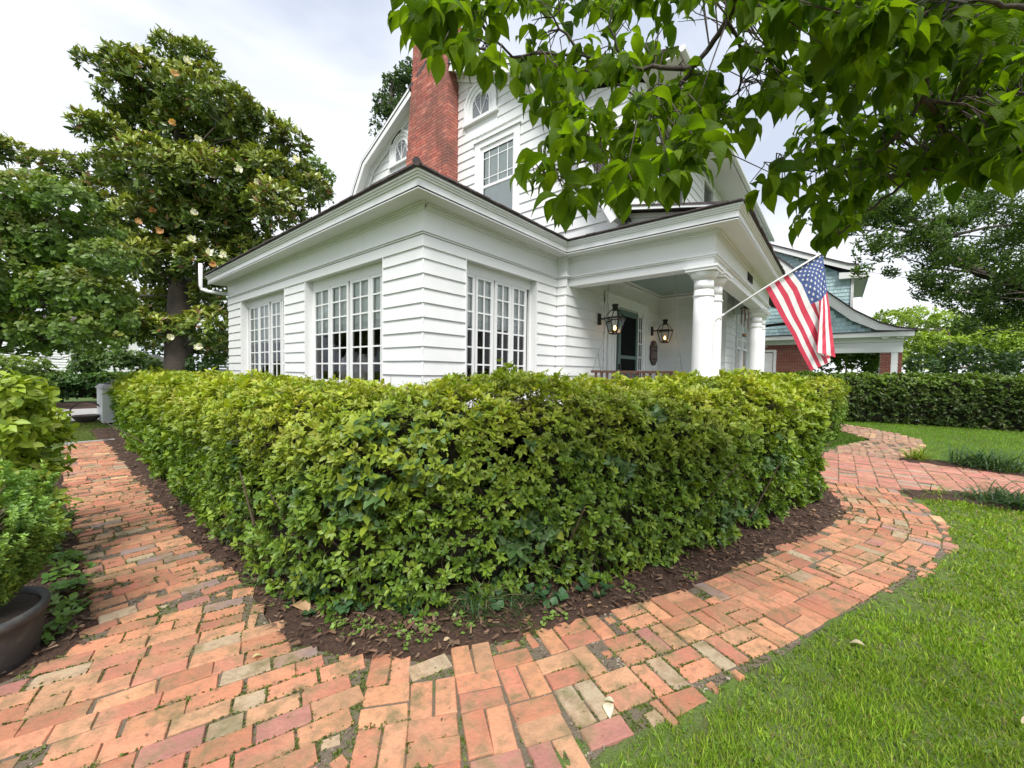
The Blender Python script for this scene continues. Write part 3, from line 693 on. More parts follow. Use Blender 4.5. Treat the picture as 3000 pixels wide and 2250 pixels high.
# little gable wall (tympanum) above the left eave of the porch
ty = MB(); ty.prism([(6.84, YPF+.1, ZT), (6.84, 3.0, ZT), (6.84, 3.0, ZT+ps*1.75), (6.84, YPF+.15, ZT+.02)], (.05, 0, 0)); ty.obj('porch_gable_wall', WH, house)
ty = MB(); ty.prism([(6.80, YPF+.25, ZT+.0), (6.80, 2.95, ZT+ps*1.72-.10), (6.80, 2.95, ZT+ps*1.72-.02), (6.80, YPF+.12, ZT+.02)], (.035, 0, 0)); ty.obj('porch_rake_moulding', TR, house)
ty = MB(); ty.prism([(6.53, YPF+.02, ZT-.02), (6.53, 2.9, ZT+ps*1.70-.05), (6.53, 2.9, ZT+ps*1.70+.01), (6.53, YPF+.0, ZT+.0)], (.03, 0, 0)); ty.obj('porch_rake_board', TR, house)
# --- porch beams
frieze_run(house, 'x', XB, YF, YP-.001); frieze_run(house, 'y', YF, XB, 13.06)
bm = MB(); bm.box(XB-.012, XB+.26, YF-.012, YP, 2.915, 3.055); bm.box(XB+.26, 13.06, YF-.012, YF+.26, 2.915, 3.055); bm.box(XB+.001, XB+.24, YF+.001, YP, 3.055, 3.46); bm.box(XB+.24, 13.06, YF+.001, YF+.24, 3.055, 3.46)
bm.box(12.9, 13.06, YF+.26, 2.38, 2.915, 3.46); bm.obj('porch_beam', TR, house)
ce = MB(); ce.box(XB+.2, 13.0, YF+.2, YP+.05, 3.49, 3.52); ce.obj('porch_ceiling', M['ceil'], house)
cm = MB()
for d, z0 in ((.07, 3.40), (.13, 3.455)):
    cm.box(XB+.26, 11.97, YP-d, YP, z0, z0+.035); cm.box(11.97-d, 11.97, 2.4, YP-d, z0, z0+.035); cm.box(XB+.24, XB+.24+d, YF+.26, YP-d, z0, z0+.035); cm.box(XB+.26+d, 11.97-d, YF+.24, YF+.24+d, z0, z0+.035)
cm.obj('ceiling_moulding', TR, house)
fl = MB(); fl.box(XA+.1, 13.3, 1.45, YP+.1, .36, .44); fl.box(XA+.16, 13.2, 1.55, YP, -.24, .36); fl.obj('porch_floor', M['ceil'], house)
# columns
def column(x, y):
    q = MB(); r = .155
    q.lathe([(r*1.06, .47), (r*1.06, .55), (r, .60), (r*1.0, 1.4), (r*.985, 2.0), (r*.95, 2.56)], (x, y), 40); co = q.obj('column', TR, house, smooth=True)
    q = MB(); q.lathe([(r*.95, 2.44), (r*1.04, 2.45), (r*1.06, 2.465), (r*1.04, 2.48), (r*.95, 2.49)], (x, y), 40); q.obj('necking_ring', TR, co, smooth=True)
    q = MB(); q.lathe([(r*.96, 2.70), (r*.96, 2.73), (r*1.05, 2.735), (r*1.22, 2.77), (r*1.34, 2.81), (r*1.36, 2.835)], (x, y), 40); q.obj('capital', TR, co, smooth=True)
    q = MB(); q.lathe([(r*.95, 2.555), (r*.955, 2.705)], (x, y), 40); q.obj('neck', TR, co, smooth=True)
    q = MB(); q.box(x-r*1.47, x+r*1.47, y-r*1.47, y+r*1.47, 2.837, 2.877); q.box(x-r*1.58, x+r*1.58, y-r*1.58, y+r*1.58, 2.879, 2.9135); q.obj('abacus', TR, co)
    q = MB(); q.box(x-r*1.35, x+r*1.35, y-r*1.35, y+r*1.35, .44, .50); q.obj('plinth', TR, co)
for cx in (6.96, 7.56, 12.18, 12.80): column(cx, 1.725)
# porch back wall
pw = MB(); pw.box(6.9, 12.1, YP+.001, YP+.12, .3, 3.48); pwo = pw.obj('porch_wall', WH, house)
boards(pwo, 'y', YP, .44, 3.0, 6.9, 8.36); boards(pwo, 'y', YP, .44, 3.0, 11.05, 11.97)
wg = MB(); wg.box(11.97, 12.1, 2.39, YP, .3, 3.48); wg.box(12.1, 13.25, 2.39, 2.5, .3, 3.48); wg.box(15.5, 18.4, 2.39, 2.5, .3, 3.48); wg.box(13.25, 15.5, 2.39, 2.5, 3.1, 3.48); wg.box(13.25, 15.5, 2.39, 2.5, .3, 1.0)
wgo = wg.obj('wing_wall', WH, house); boards(wgo, 'x', 11.97, .44, 3.35, 2.36, YP-.03); boards(wgo, 'y', 2.39, .44, 3.35, 11.94, 13.2)
# door surround
ds = MB(); ds.box(8.38, 8.50, YP-.035, YP, .44, 3.0); ds.box(8.56, 9.02, YP-.030, YP, .44, 2.82); ds.box(8.56, 8.62, YP-.055, YP-.031, .44, 2.80); ds.box(8.78, 8.80, YP-.045, YP-.031, .5, 2.78); ds.box(8.92, 8.98, YP-.055, YP-.031, .44, 2.80)
ds.box(8.38, 11.05, YP-.045, YP, 2.821, 3.08); ds.box(8.36, 11.07, YP-.07, YP-.046, 3.03, 3.08)
ds.box(10.27, 10.36, YP-.05, YP, .44, 2.82); ds.box(10.70, 10.78, YP-.05, YP, .44, 2.82); ds.box(10.82, 11.03, YP-.035, YP, .44, 2.82); ds.box(10.90, 10.93, YP-.055, YP-.036, .44, 2.82)
ds.obj('door_surround', TR, house)
dr = MB(); y0, y1 = YP-.075, YP-.03
dr.box(9.06, 9.19, y0, y1, .46, 2.76); dr.box(10.13, 10.25, y0, y1, .46, 2.76); dr.box(9.19, 10.13, y0, y1, 2.62, 2.76); dr.box(9.19, 10.13, y0, y1, 1.56, 1.64); dr.box(9.19, 10.13, y0, y1, 1.18, 1.24)
dr.box(9.19, 10.13, y0+.012, y1, 1.02, 1.18); dr.box(9.60, 9.68, y0-.004, y1, 1.02, 1.18); dr.box(9.19, 10.13, y0, y1, .96, 1.02); dr.box(9.19, 10.13, y0, y1, .46, .6)
do = dr.obj('screen_door', M['green'], house)
q = MB(); q.box(9.19, 10.13, YP-.055, YP-.045, .6, 2.62); q.obj('screen_mesh', M['screen'], do)
q = MB(); q.box(9.075, 9.125, YP-.125, YP-.076, 1.28, 1.42); q.obj('door_handle', M['black'], do)
q = MB(); q.box(10.16, 10.24, YP-.11, YP-.076, 1.10, 1.13); q.tube([(10.2, YP-.10, 1.12), (10.33, YP-.14, 1.12)], .012); q.obj('door_closer', M['black'], do)
sdl = MB(); sdl.box(10.36, 10.70, YP-.018, YP-.004, .6, 2.7); so_ = sdl.obj('sidelight', M['screen'], house)
q = MB()
for i in range(5): q.box(10.37, 10.69, YP-.030, YP-.019, .9+i*.36, .93+i*.36)
q.box(10.36, 10.42, YP-.032, YP-.019, .6, 2.7); q.box(10.52, 10.55, YP-.032, YP-.019, .6, 2.7); q.box(10.64, 10.70, YP-.032, YP-.019, .6, 2.7); q.obj('muntins', TR, so_)
# --- french windows of the sunroom
def french(plane, c, o0, o1, leafs, nm, blind_z, label=None):
    """plane x=c / y=c of the glass; leafs = list of (a, b) pane column extents"""
    def bx(q, a, b2, d0, d1, z0, z1):
        if plane == 'x': q.box(c+d0, c+d1, a, b2, z0, z1)
        else: q.box(a, b2, c+d0, c+d1, z0, z1)
    q = MB(); bx(q, o0, o1, 0, .05, 2.745, ZH); bx(q, o0, o0+.035, .0, .05, .72, 2.745); bx(q, o1-.035, o1, 0, .05, .72, 2.745); bx(q, o0+.035, o1-.035, 0, .05, .72, .80)
    fr = q.obj('french_window', TR, house); 
    bars = [2.695, 2.431, 2.152, 1.870, 1.588, 1.306, 1.024]
    for a, b2 in leafs:
        q = MB(); a0_, b0 = a-.062, b2+.062; a0_ = max(a0_, o0+.036); b0 = min(b0, o1-.036)
        bx(q, a0_, a, .004, .045, .80, 2.744); bx(q, b2, b0, .004, .045, .80, 2.744); bx(q, a, b2, .004, .045, 2.695, 2.744); bx(q, a, b2, .004, .045, .80, 1.005)
        m_ = (a+b2)/2
        bx(q, m_-.014, m_+.014, .010, .032, 1.005, 2.695)
        for z in bars[1:-1]: bx(q, a, m_-.014, .011, .031, z-.013, z+.013); bx(q, m_+.014, b2, .011, .031, z-.013, z+.013)
        q.obj('sash', TR, fr)
        for i in range(6):
            z1 = bars[i]-(.013 if i else 0); z0 = bars[i+1]+(.013 if i < 5 else -.018)
            for u0, u1 in ((a, m_-.014), (m_+.014, b2)):
                g = MB()
                if plane == 'x': g.add([(c+.02, u0, z0), (c+.02, u1, z0), (c+.02, u1, z1), (c+.02, u0, z1)], [(3, 2, 1, 0)])
                else: g.add([(u0, c+.02, z0), (u1, c+.02, z0), (u1, c+.02, z1), (u0, c+.02, z1)], [(0, 1, 2, 3)])
                g.obj('pane', M['glass'], fr)
        q = MB(); zb = blind_z+random.uniform(-.02, .03)
        bx(q, a-.02, b2+.02, .060, .064, zb+.14, 2.73)
        for k in range(7): bx(q, a-.02, b2+.02, .056+.004*(k % 2), .072+.012*(k % 3), zb+k*.02, zb+k*.02+.016)
        q.obj('blind', M['blind'], fr)
    return fr
fw = french('x', X0+T_, 5.375, 8.059, [(5.43, 5.905), (6.04, 6.555), (6.745, 7.28), (7.43, 7.965)], 'a', 1.86)
french('x', X0+T_, 9.055, 11.79, [(9.11, 9.535), (9.69, 10.165), (10.39, 10.93), (11.06, 11.61)], 'b', 1.80)
french('y', Y0+T_, OPR[0], OPR[1], [(4.262, 4.505), (4.62, 4.938), (5.095, 5.41), (5.545, 5.86)], 'c', 1.90)
q = MB(); q.box(X0+.15, X0+.153, 5.62, 5.74, 1.36, 1.50); q.obj('sticky_note', M['note'], house)
for (yy, zz, rr) in ((7.55, 1.42, .24), (7.15, 1.36, .18)):
    q = MB(); n0 = 14
    q.lathe([(rr*(.55+.45*math.sin(math.pi*(i+.5)/8))*random.uniform(.85, 1.1), zz-.5+i*.08) for i in range(9)], (4.1, yy), n0)
    tag(q.obj('heaped_cloth', M['fabric1'], house, smooth=True))
# --- main gable wall (plane x = 6.85)
XG = 6.85
PR = [(3.2, 2.72), (3.79, 3.07), (4.262, 3.356), (6.826, 4.80), (7.43, 5.25), (8.88, 8.28)]     # z, y of the right slope of the gambrel
def yr_(z): return float(np.interp(z, [p[0] for p in PR], [p[1] for p in PR]))
def yl_(z): return 16.56-yr_(z)
SIL = [(yr_(z), z) for z in [p[0] for p in PR]]
full = [(XG, y, z) for y, z in SIL]+[(XG, 16.56-y, z) for y, z in SIL[-2::-1]]
OPEN = [(5.70, 6.60, 4.77, 6.35)]
q = MB()     # wall behind the boards, in strips so that the window stays open
q.prism([(XG, yr_(3.2), 3.2), (XG, 16.56-yr_(3.2), 3.2), (XG, yl_(4.77), 4.77), (XG, yr_(4.77), 4.77)], (.1, 0, 0))
q.prism([(XG, yr_(4.77), 4.77), (XG, 5.70, 4.77), (XG, 5.70, 6.35), (XG, yr_(6.35), 6.35)], (.1, 0, 0))
q.prism([(XG, 6.60, 4.77), (XG, yl_(4.77), 4.77), (XG, yl_(6.35), 6.35), (XG, 6.60, 6.35)], (.1, 0, 0))
q.prism([(XG, yr_(6.35), 6.35), (XG, yl_(6.35), 6.35), (XG, yl_(7.43), 7.43), (XG, 8.28, 8.88), (XG, yr_(7.43), 7.43), (XG, yr_(6.83), 6.83)], (.1, 0, 0))
gw = q.obj('gable_wall', WH, house)
CH0, CH1 = 7.482, 9.18
def segs(z):     # spans of y free for boards between z and z+e
    sp = [(lambda t: yr_(t), CH0), (CH1, lambda t: yl_(t))]
    return sp
e_ = .212; zz = 5.772-8*e_-.05
while zz < 8.86:
    z0, z1 = zz, min(zz+e_, 8.86)
    cuts = []
    if z1 > 4.63 and z0 < 6.62: cuts.append((5.485, 6.875))
    if z1 > 7.14 and z0 < 7.98:
        hw = .53 if z0 < 7.5 else .53*math.sqrt(max(.02, 1-((z0-7.5)/.55)**2)); cuts.append((6.70-hw, 6.70+hw)); cuts.append((9.86-hw, 9.86+hw))
    cuts.append((CH0+.02, CH1-.02)); cuts.sort()
    cur = lambda t: yr_(t)
    for a, b2 in cuts:
        if b2 < yr_(z0): continue
        if (a > yr_(z1)): boards(gw, 'x', XG, z0, z1, cur, a, e=e_, zref=z0)
        cur = (lambda v: (lambda t: max(v, yr_(t))))(b2)
    boards(gw, 'x', XG, z0, z1, cur, lambda t: yl_(t), e=e_, zref=z0)
    zz += e_
# gambrel roof: slab, soffit, rake boards; overhang to x = 6.5
XO = 6.50
def offs(pts, d):
    o = []; n = len(pts)
    for i in range(n):
        def nn(p, q): t = np.array(q)-np.array(p); t = t/np.hypot(*t); return np.array([-t[1], t[0]])
        if i == 0: v = nn(pts[0], pts[1])
        elif i == n-1: v = nn(pts[-2], pts[-1])
        else:
            a, c = nn(pts[i-1], pts[i]), nn(pts[i], pts[i+1]); v = a+c; v = v/(v@a)
        o.append(tuple(np.array(pts[i])+v*d))
    return o
gam = [(3.12, 3.86), (3.356, 4.262), (4.78, 6.80), (5.25, 7.43), (7.46, 7.43+2.21*.4785), (8.28, 8.88)]
gam = gam+[(8.98, 8.88-.70*.4785)]+[(16.56-y, z) for y, z in gam[-3::-1]]
inn = gam[::-1]; inn = inn      # travelling left to right puts the normal outwards
def roofband(d0, d1, x0, x1, m, nm, i0=0, i1=None):
    a, c = offs(inn, d0), offs(inn, d1); q = MB(); i1 = len(inn)-1 if i1 is None else i1
    for i in range(i0, i1):
        if x1 < 7.2 and 7.4 < (inn[i][0]+inn[i+1][0])/2 < 9.0:      # the chimney stands through the eave here
            if q.v: q.obj(nm, m, house); q = MB()
            continue
        q.hexa([(x0, *a[i]), (x1, *a[i]), (x1, *a[i+1]), (x0, *a[i+1])], [(x0, *c[i]), (x1, *c[i]), (x1, *c[i+1]), (x0, *c[i+1])])
    return q.obj(nm, m, house)
# make sure the offset goes outwards
t0 = offs(inn, .1)
if t0[5][1] < inn[5][1]: inn = gam
roofband(.10, .20, XG+.45, 19.0, M['shingle'], 'gambrel_roof')
roofband(.0, .098, XO+.03, XG+.1, M['soffit'], 'rake_soffit')
roofband(-.05, .175, XO, XO+.028, TR, 'rake_board')
roofband(.11, .178, XO-.022, XO-.002, TR, 'rake_crown')
roofband(-.14, -.001, XG-.075, XG-.032, TR, 'rake_frieze')
roofband(-.06, -.003, XG-.105, XG-.077, TR, 'rake_frieze')
roofband(.101, .199, XO-.02, XG+.449, M['shingle'], 'gambrel_roof')
# shingle courses on the steep lower slope towards the street
gs = MB(); a = offs(inn, .20)
lowi = [i for i in range(len(a)-1) if a[i][0] < 5.3 and a[i+1][0] < 5.3]
seg_pts = [a[lowi[0]]]+[a[i+1] for i in lowi]; seg_pts = sorted(seg_pts, key=lambda p: p[1])
z = 3.9; row = 0
while z < 7.3:
    yv = np.interp(z, [p[1] for p in seg_pts], [p[0] for p in seg_pts]); yt = np.interp(z+.16, [p[1] for p in seg_pts], [p[0] for p in seg_pts])
    x = XO-.03+random.uniform(-.05, 0)
    while x < 8.0:
        w = random.uniform(.12, .3); gs.hexa([(x, yv-.028, z), (x+w-.008, yv-.028, z), (x+w-.008, yv+.01, z), (x, yv+.01, z)], [(x, yt-.008, z+.16), (x+w-.008, yt-.008, z+.16), (x+w-.008, yt+.01, z+.16), (x, yt+.01, z+.16)]); x += w
    z += .14; row += 1
gs.obj('roof_shingles', M['shingle'], house, kind='stuff')
# dormer along the street side
XD, YD = 7.55, 3.0
dm = MB(); dm.prism([(XD, YD, 4.05), (XD, 5.4, 4.05), (XD, 5.4, 7.45), (XD, YD, 6.75)], (.1, 0, 0)); dm.box(XD+.1, 8.3, YD, YD+.1, 4.05, 6.75); dm.box(10.06, 11.72, YD, YD+.1, 4.05, 6.75); dm.box(12.75, 18.9, YD, YD+.1, 4.05, 6.75)
dm.box(8.3, 10.06, YD, YD+.1, 4.05, 4.9); dm.box(11.72, 12.75, YD, YD+.1, 4.05, 4.9); dm.box(8.3, 10.06, YD, YD+.1, 6.5, 6.75); dm.box(11.72, 12.75, YD, YD+.1, 6.5, 6.75)
dmo = dm.obj('dormer', WH, house)
boards(dmo, 'x', XD, 4.3, 7.3, lambda z: max(YD-.03, float(np.interp(z, [6.75, 7.45], [YD, 5.2]))), lambda z: float(np.interp(z, [p[0] for p in PR], [p[1] for p in PR]))-.1, e=.212)
boards(dmo, 'y', YD, 4.3, 6.7, 10.2, 11.6, e=.212); boards(dmo, 'y', YD, 4.3, 6.7, XD-.02, 8.2, e=.212); boards(dmo, 'y', YD, 4.3, 6.7, 12.9, 16, e=.212)
dr_ = MB(); ye = 2.30; ze = 6.83
dr_.hexa([(XD-.35, ye, ze), (19.6, ye, ze), (19.6, 5.35, 7.62), (XD-.35, 5.35, 7.62)], [(XD-.35, ye, ze+.05), (19.6, ye, ze+.05), (19.6, 5.35, 7.67), (XD-.35, 5.35, 7.67)]); dr_.obj('dormer_roof', M['shingle'], house)
q = MB(); q.box(XD-.33, 19.55, ye+.03, YD, ze-.09, ze-.06); q.obj('dormer_soffit', M['soffit'], house)
q = MB(); q.box(XD-.35, 19.6, ye, ye+.028, ze-.10, ze-.001); q.obj('dormer_fascia', TR, house)
q = MB(); q.tube([(XD-.35, ye-.06, ze-.02), (19.65, ye-.06, ze-.05)], .06, 8); q.obj('gutter', TR, house)
for a, b2, z1 in ((8.3, 10.06, 6.5), (11.72, 12.75, 6.5)):
    q = MB(); c0 = YD-.035
    q.box(a-.12, a, c0, YD, 4.78, z1+.12); q.box(b2, b2+.12, c0, YD, 4.78, z1+.12); q.box(a, b2, c0, YD, z1, z1+.12); q.box(a, b2, c0, YD, 4.78, 4.9); q.box(a, b2, YD+.01, YD+.05, 5.66, 5.72)
    ww = q.obj('upper_window', TR, house)
    for z0, z2 in ((4.9, 5.66), (5.72, z1)):
        q = MB(); q.add([(a, YD+.03, z0), (b2, YD+.03, z0), (b2, YD+.03, z2), (a, YD+.03, z2)], [(0, 1, 2, 3)]); q.obj('pane', M['glass'], ww)
q = MB(); q.box(8, 13, YD+.5, YD+.55, 4.2, 6.75); q.obj('room_interior', M['dark'], house)
# sash window of the gable with its casing
q = MB(); c1_ = XG-.045
q.box(c1_, XG, 5.49, 5.66, 4.70, 6.46); q.box(c1_, XG, 6.69, 6.86, 4.70, 6.46); q.box(c1_, XG, 5.49, 6.86, 6.461, 6.60); q.box(c1_-.035, XG, 5.45, 6.90, 6.601, 6.635); q.box(c1_-.04, XG, 5.46, 6.89, 4.62, 4.70)
q.box(XG-.012, XG+.05, 5.66, 5.70, 4.70, 6.461); q.box(XG-.012, XG+.05, 6.65-.05, 6.69, 4.70, 6.461); q.box(XG-.012, XG+.05, 5.70, 6.60, 6.35, 6.461); q.box(XG-.012, XG+.05, 5.70, 6.60, 4.70, 4.78); q.box(XG-.004, XG+.045, 5.70, 6.60, 5.515, 5.575)
gwn = q.obj('gable_window', TR, house)
q = MB()
for y in (5.70+.17, 5.70+.45, 5.70+.73): q.box(XG+.005, XG+.012, y-.010, y+.010, 5.575, 6.35)
for z in (5.575+.16, 6.35-.16): q.box(XG+.0055, XG+.0115, 5.70, 6.60, z-.010, z+.010)
q.obj('muntins', TR, gwn)
for z0, z1 in ((4.78, 5.515), (5.575, 6.35)):
    q = MB(); q.add([(XG+.014, 5.70, z0), (XG+.014, 6.60, z0), (XG+.014, 6.60, z1), (XG+.014, 5.70, z1)], [(3, 2, 1, 0)]); q.obj('pane', M['glass'], gwn)
q = MB(); q.box(XG+.030, XG+.034, 5.66, 6.64, 4.75, 6.37); q.obj('curtain', M['blind'], gwn)
# arched windows
def arch(yc):
    q = MB(); n = 20
    def ring(r0, r1, x0, x1, zc, leg):
        o = [(yc-r1, zc-leg)]+[(yc-r1*math.cos(math.pi*i/n), zc+r1*1.02*math.sin(math.pi*i/n)) for i in range(n+1)]+[(yc+r1, zc-leg)]
        ii = [(yc-r0, zc-leg)]+[(yc-r0*math.cos(math.pi*i/n), zc+r0*1.02*math.sin(math.pi*i/n)) for i in range(n+1)]+[(yc+r0, zc-leg)]
        for i in range(len(o)-1):
            q.hexa([(x0, *ii[i]), (x0, *ii[i+1]), (x0, *o[i+1]), (x0, *o[i])], [(x1, *ii[i]), (x1, *ii[i+1]), (x1, *o[i+1]), (x1, *o[i])])
    ring(.38, .50, XG-.045, XG, 7.50, .30); ring(.465, .525, XG-.075, XG-.046, 7.50, .30); ring(.31, .38, XG-.022, XG, 7.50, .29); ring(.27, .312, XG-.034, XG, 7.50, .26)
    q.box(XG-.085, XG, yc-.57, yc+.57, 7.13, 7.20); q.box(XG-.03, XG, yc-.38, yc+.38, 7.201, 7.25)
    aw = q.obj('arched_window', TR, house)
    q = MB(); q.add([(XG-.012, yc-.29, 7.24)]+[(XG-.012, yc-.29*math.cos(math.pi*i/n), 7.50+.29*math.sin(math.pi*i/n)) for i in range(n+1)]+[(XG-.012, yc+.29, 7.24)], [tuple(range(n+3))]); q.obj('pane', M['dark_pane'], aw)
    q = MB(); hub = (XG-.02, yc, 7.26)
    for th in (62, 90, 118):
        q.tube([hub, (XG-.02, yc-.28*math.cos(R_(th))*1.7, 7.26+.50*math.sin(R_(th)))], .009, 4)
    for k in range(4):
        a0_ = 180-k*45; pts = []
        for t in np.linspace(0, 1, 7):
            th = R_(a0_-45*t); rr = .275-.085*math.sin(math.pi*t); pts.append((XG-.02, yc+rr*math.cos(th), 7.50+rr*math.sin(th)))
        q.tube(pts, .008, 4)
    q.obj('tracery', TR, aw)
M['dark_pane'] = mat('dark_glass', (0.16, 0.17, 0.18), 0.08, spec=0.8)
arch(6.70); arch(9.86)
# --- chimney
ch = MB(); cx0, cx1 = 6.486, XG+.5
def chy(z): return float(np.interp(z, [5, 6.6, 8.7, 9.73], [9.20, 9.18, 8.93, 8.86]))
ch.hexa([(cx0+.012, CH0+.012, 3.7), (cx1, CH0+.012, 3.7), (cx1, chy(3.7)-.012, 3.7), (cx0+.012, chy(3.7)-.012, 3.7)], [(cx0+.012, CH0+.012, 9.7), (cx1, CH0+.012, 9.7), (cx1, chy(9.7)-.012, 9.7), (cx0+.012, chy(9.7)-.012, 9.7)])
cho = ch.obj('chimney', M['mortar'], house)
CB = [(.50, .155, .11), (.55, .19, .13), (.46, .135, .095), (.58, .23, .17), (.38, .11, .085), (.52, .17, .13), (.42, .15, .12)]
cvar = []
for i in range(30):
    bb = MB(); c = random.choice(CB); k = random.uniform(.8, 1.12); j = lambda: random.uniform(-.01, .01)
    bb.hexa([(-.5, -.5, -.5), (.5, -.5, -.5), (.5, .5, -.5), (-.5, .5, -.5)], [(-.5, -.5, .5+j()), (.5+j(), -.5, .5), (.5, .5, .5), (-.5, .5, .5)], tuple(v*k for v in c)); me = bb.mesh('brick'); me.materials.append(M['chimbrick']); cvar.append(me)
rest = MB(); nb = 0; z = 4.6; r = 0; hgt = .068; pt_ = .0765
cl_ = []
while z < 9.72:
    ye_ = chy(z); y = CH0-(.05 if r % 2 else 0)
    while y < ye_-.03:
        a, b2 = max(y, CH0), min(y+.2, ye_)
        if b2-a > .03: cl_.append((cx0+.006, (a+b2)/2, z, .02+random.uniform(0, .006), b2-a-.010, 0))
        y += .208
    x = cx0+(.1 if r % 2 else 0)
    for (a, b2) in ((cx0, cx0+.1), (cx0+.108, cx0+.31), (cx0+.318, XG+.4)) if r % 2 else ((cx0, cx0+.2), (cx0+.208, cx0+.41)):
        cl_.append(((a+b2)/2, CH0+.006, z, b2-a-.006, .02+random.uniform(0, .006), 1))
    z += pt_; r += 1
cl_ = [q for q in cl_ if q[2] > 5.6]
for i, (x, y, z, lx, ly, _) in enumerate(cl_):
    if i < 300:
        o = bpy.data.objects.new('brick', random.choice(cvar)); COL.objects.link(o); o.parent = cho; og = ORG[house.name]
        o.location = (x-og[0], y-og[1], z-og[2]); o.scale = (lx, ly, hgt-.002)
    else:
        c = random.choice(CB); k = random.uniform(.75, 1.1); rest.box(x-lx/2, x+lx/2, y-ly/2, y+ly/2, z-hgt/2, z+hgt/2, tuple(v*k for v in c))
rest.obj('brickwork', M['chimbrick'], cho, kind='stuff')
cp = MB(); cp.box(cx0+.02, cx1, CH0+.02, chy(9.7)-.02, 9.72, 9.75); cp.obj('chimney_cap', M['mortar'], cho)
# wing windows
for a, b2 in ((13.33, 14.15), (14.25, 15.45)):
    q = MB(); q.box(a, a+.07, 2.34, 2.42, 1.0, 3.1); q.box(b2-.07, b2, 2.34, 2.42, 1.0, 3.1); q.box(a+.07, b2-.07, 2.34, 2.42, 3.03, 3.1); q.box(a+.07, b2-.07, 2.36, 2.40, 1.98, 2.04); q.box(a+.07, b2-.07, 2.36, 2.42, 1.0, 1.06)
    for k in (1, 2, 3): xx = a+.07+(b2-a-.14)*k/4; q.box(xx-.012, xx+.012, 2.365, 2.385, 2.04, 3.03)
    for z in (2.28, 2.53, 2.78): q.box(a+.07, b2-.07, 2.366, 2.384, z-.012, z+.012)
    ww = q.obj('porch_window', TR, house)
    q = MB(); q.add([(a+.07, 2.395, 1.06), (b2-.07, 2.395, 1.06), (b2-.07, 2.395, 3.03), (a+.07, 2.395, 3.03)], [(0, 1, 2, 3)]); q.obj('pane', M['glass'], ww)
q = MB(); q.box(13.3, 15.5, 2.7, 2.72, .9, 3.2); q.obj('curtain', M['blind'], house)
# gutters and pipes
q = MB(); e0 = (XL-.02, 13.42)
q.tube([(2.94, 13.45, 4.02), (2.94, 13.45, 3.42), (2.96, 13.44, 3.33), (3.06, 13.36, 3.28), (3.42, 13.0, 3.22)], .047, 10); q.obj('vent_pipe', M['alu'], house, smooth=True)
q = MB(); q.tube([(18.7, 1.2, 3.35), (18.6, 1.35, 3.22), (18.5, 2.3, 3.14)], .06, 8); q.obj('downspout', M['black'], house)
# house number
def text_mesh(body, size, ext):
    cu = bpy.data.curves.new('t', 'FONT'); cu.body = body; cu.size = size; cu.extrude = ext; cu.resolution_u = 3; cu.align_x = 'CENTER'
    o = bpy.data.objects.new('t', cu); COL.objects.link(o); dg = bpy.context.evaluated_depsgraph_get(); me = bpy.data.meshes.new_from_object(o.evaluated_get(dg)); bpy.data.objects.remove(o); return me
for i, chh in enumerate('1001'):
    me = text_mesh(chh, .25, .01); me.materials.append(M['black']); o = bpy.data.objects.new('number_digit', me); COL.objects.link(o); o.parent = house
    o.location = (9.68+i*.165-3.427, YF-.045-4.429, 3.205+.24); o.rotation_euler = (R_(90), 0, 0)
q = MB(); q.box(X0+.03, 6.95, Y0+.03, 12.8, -.24, .40); q.obj('foundation', M['mortar'], house)

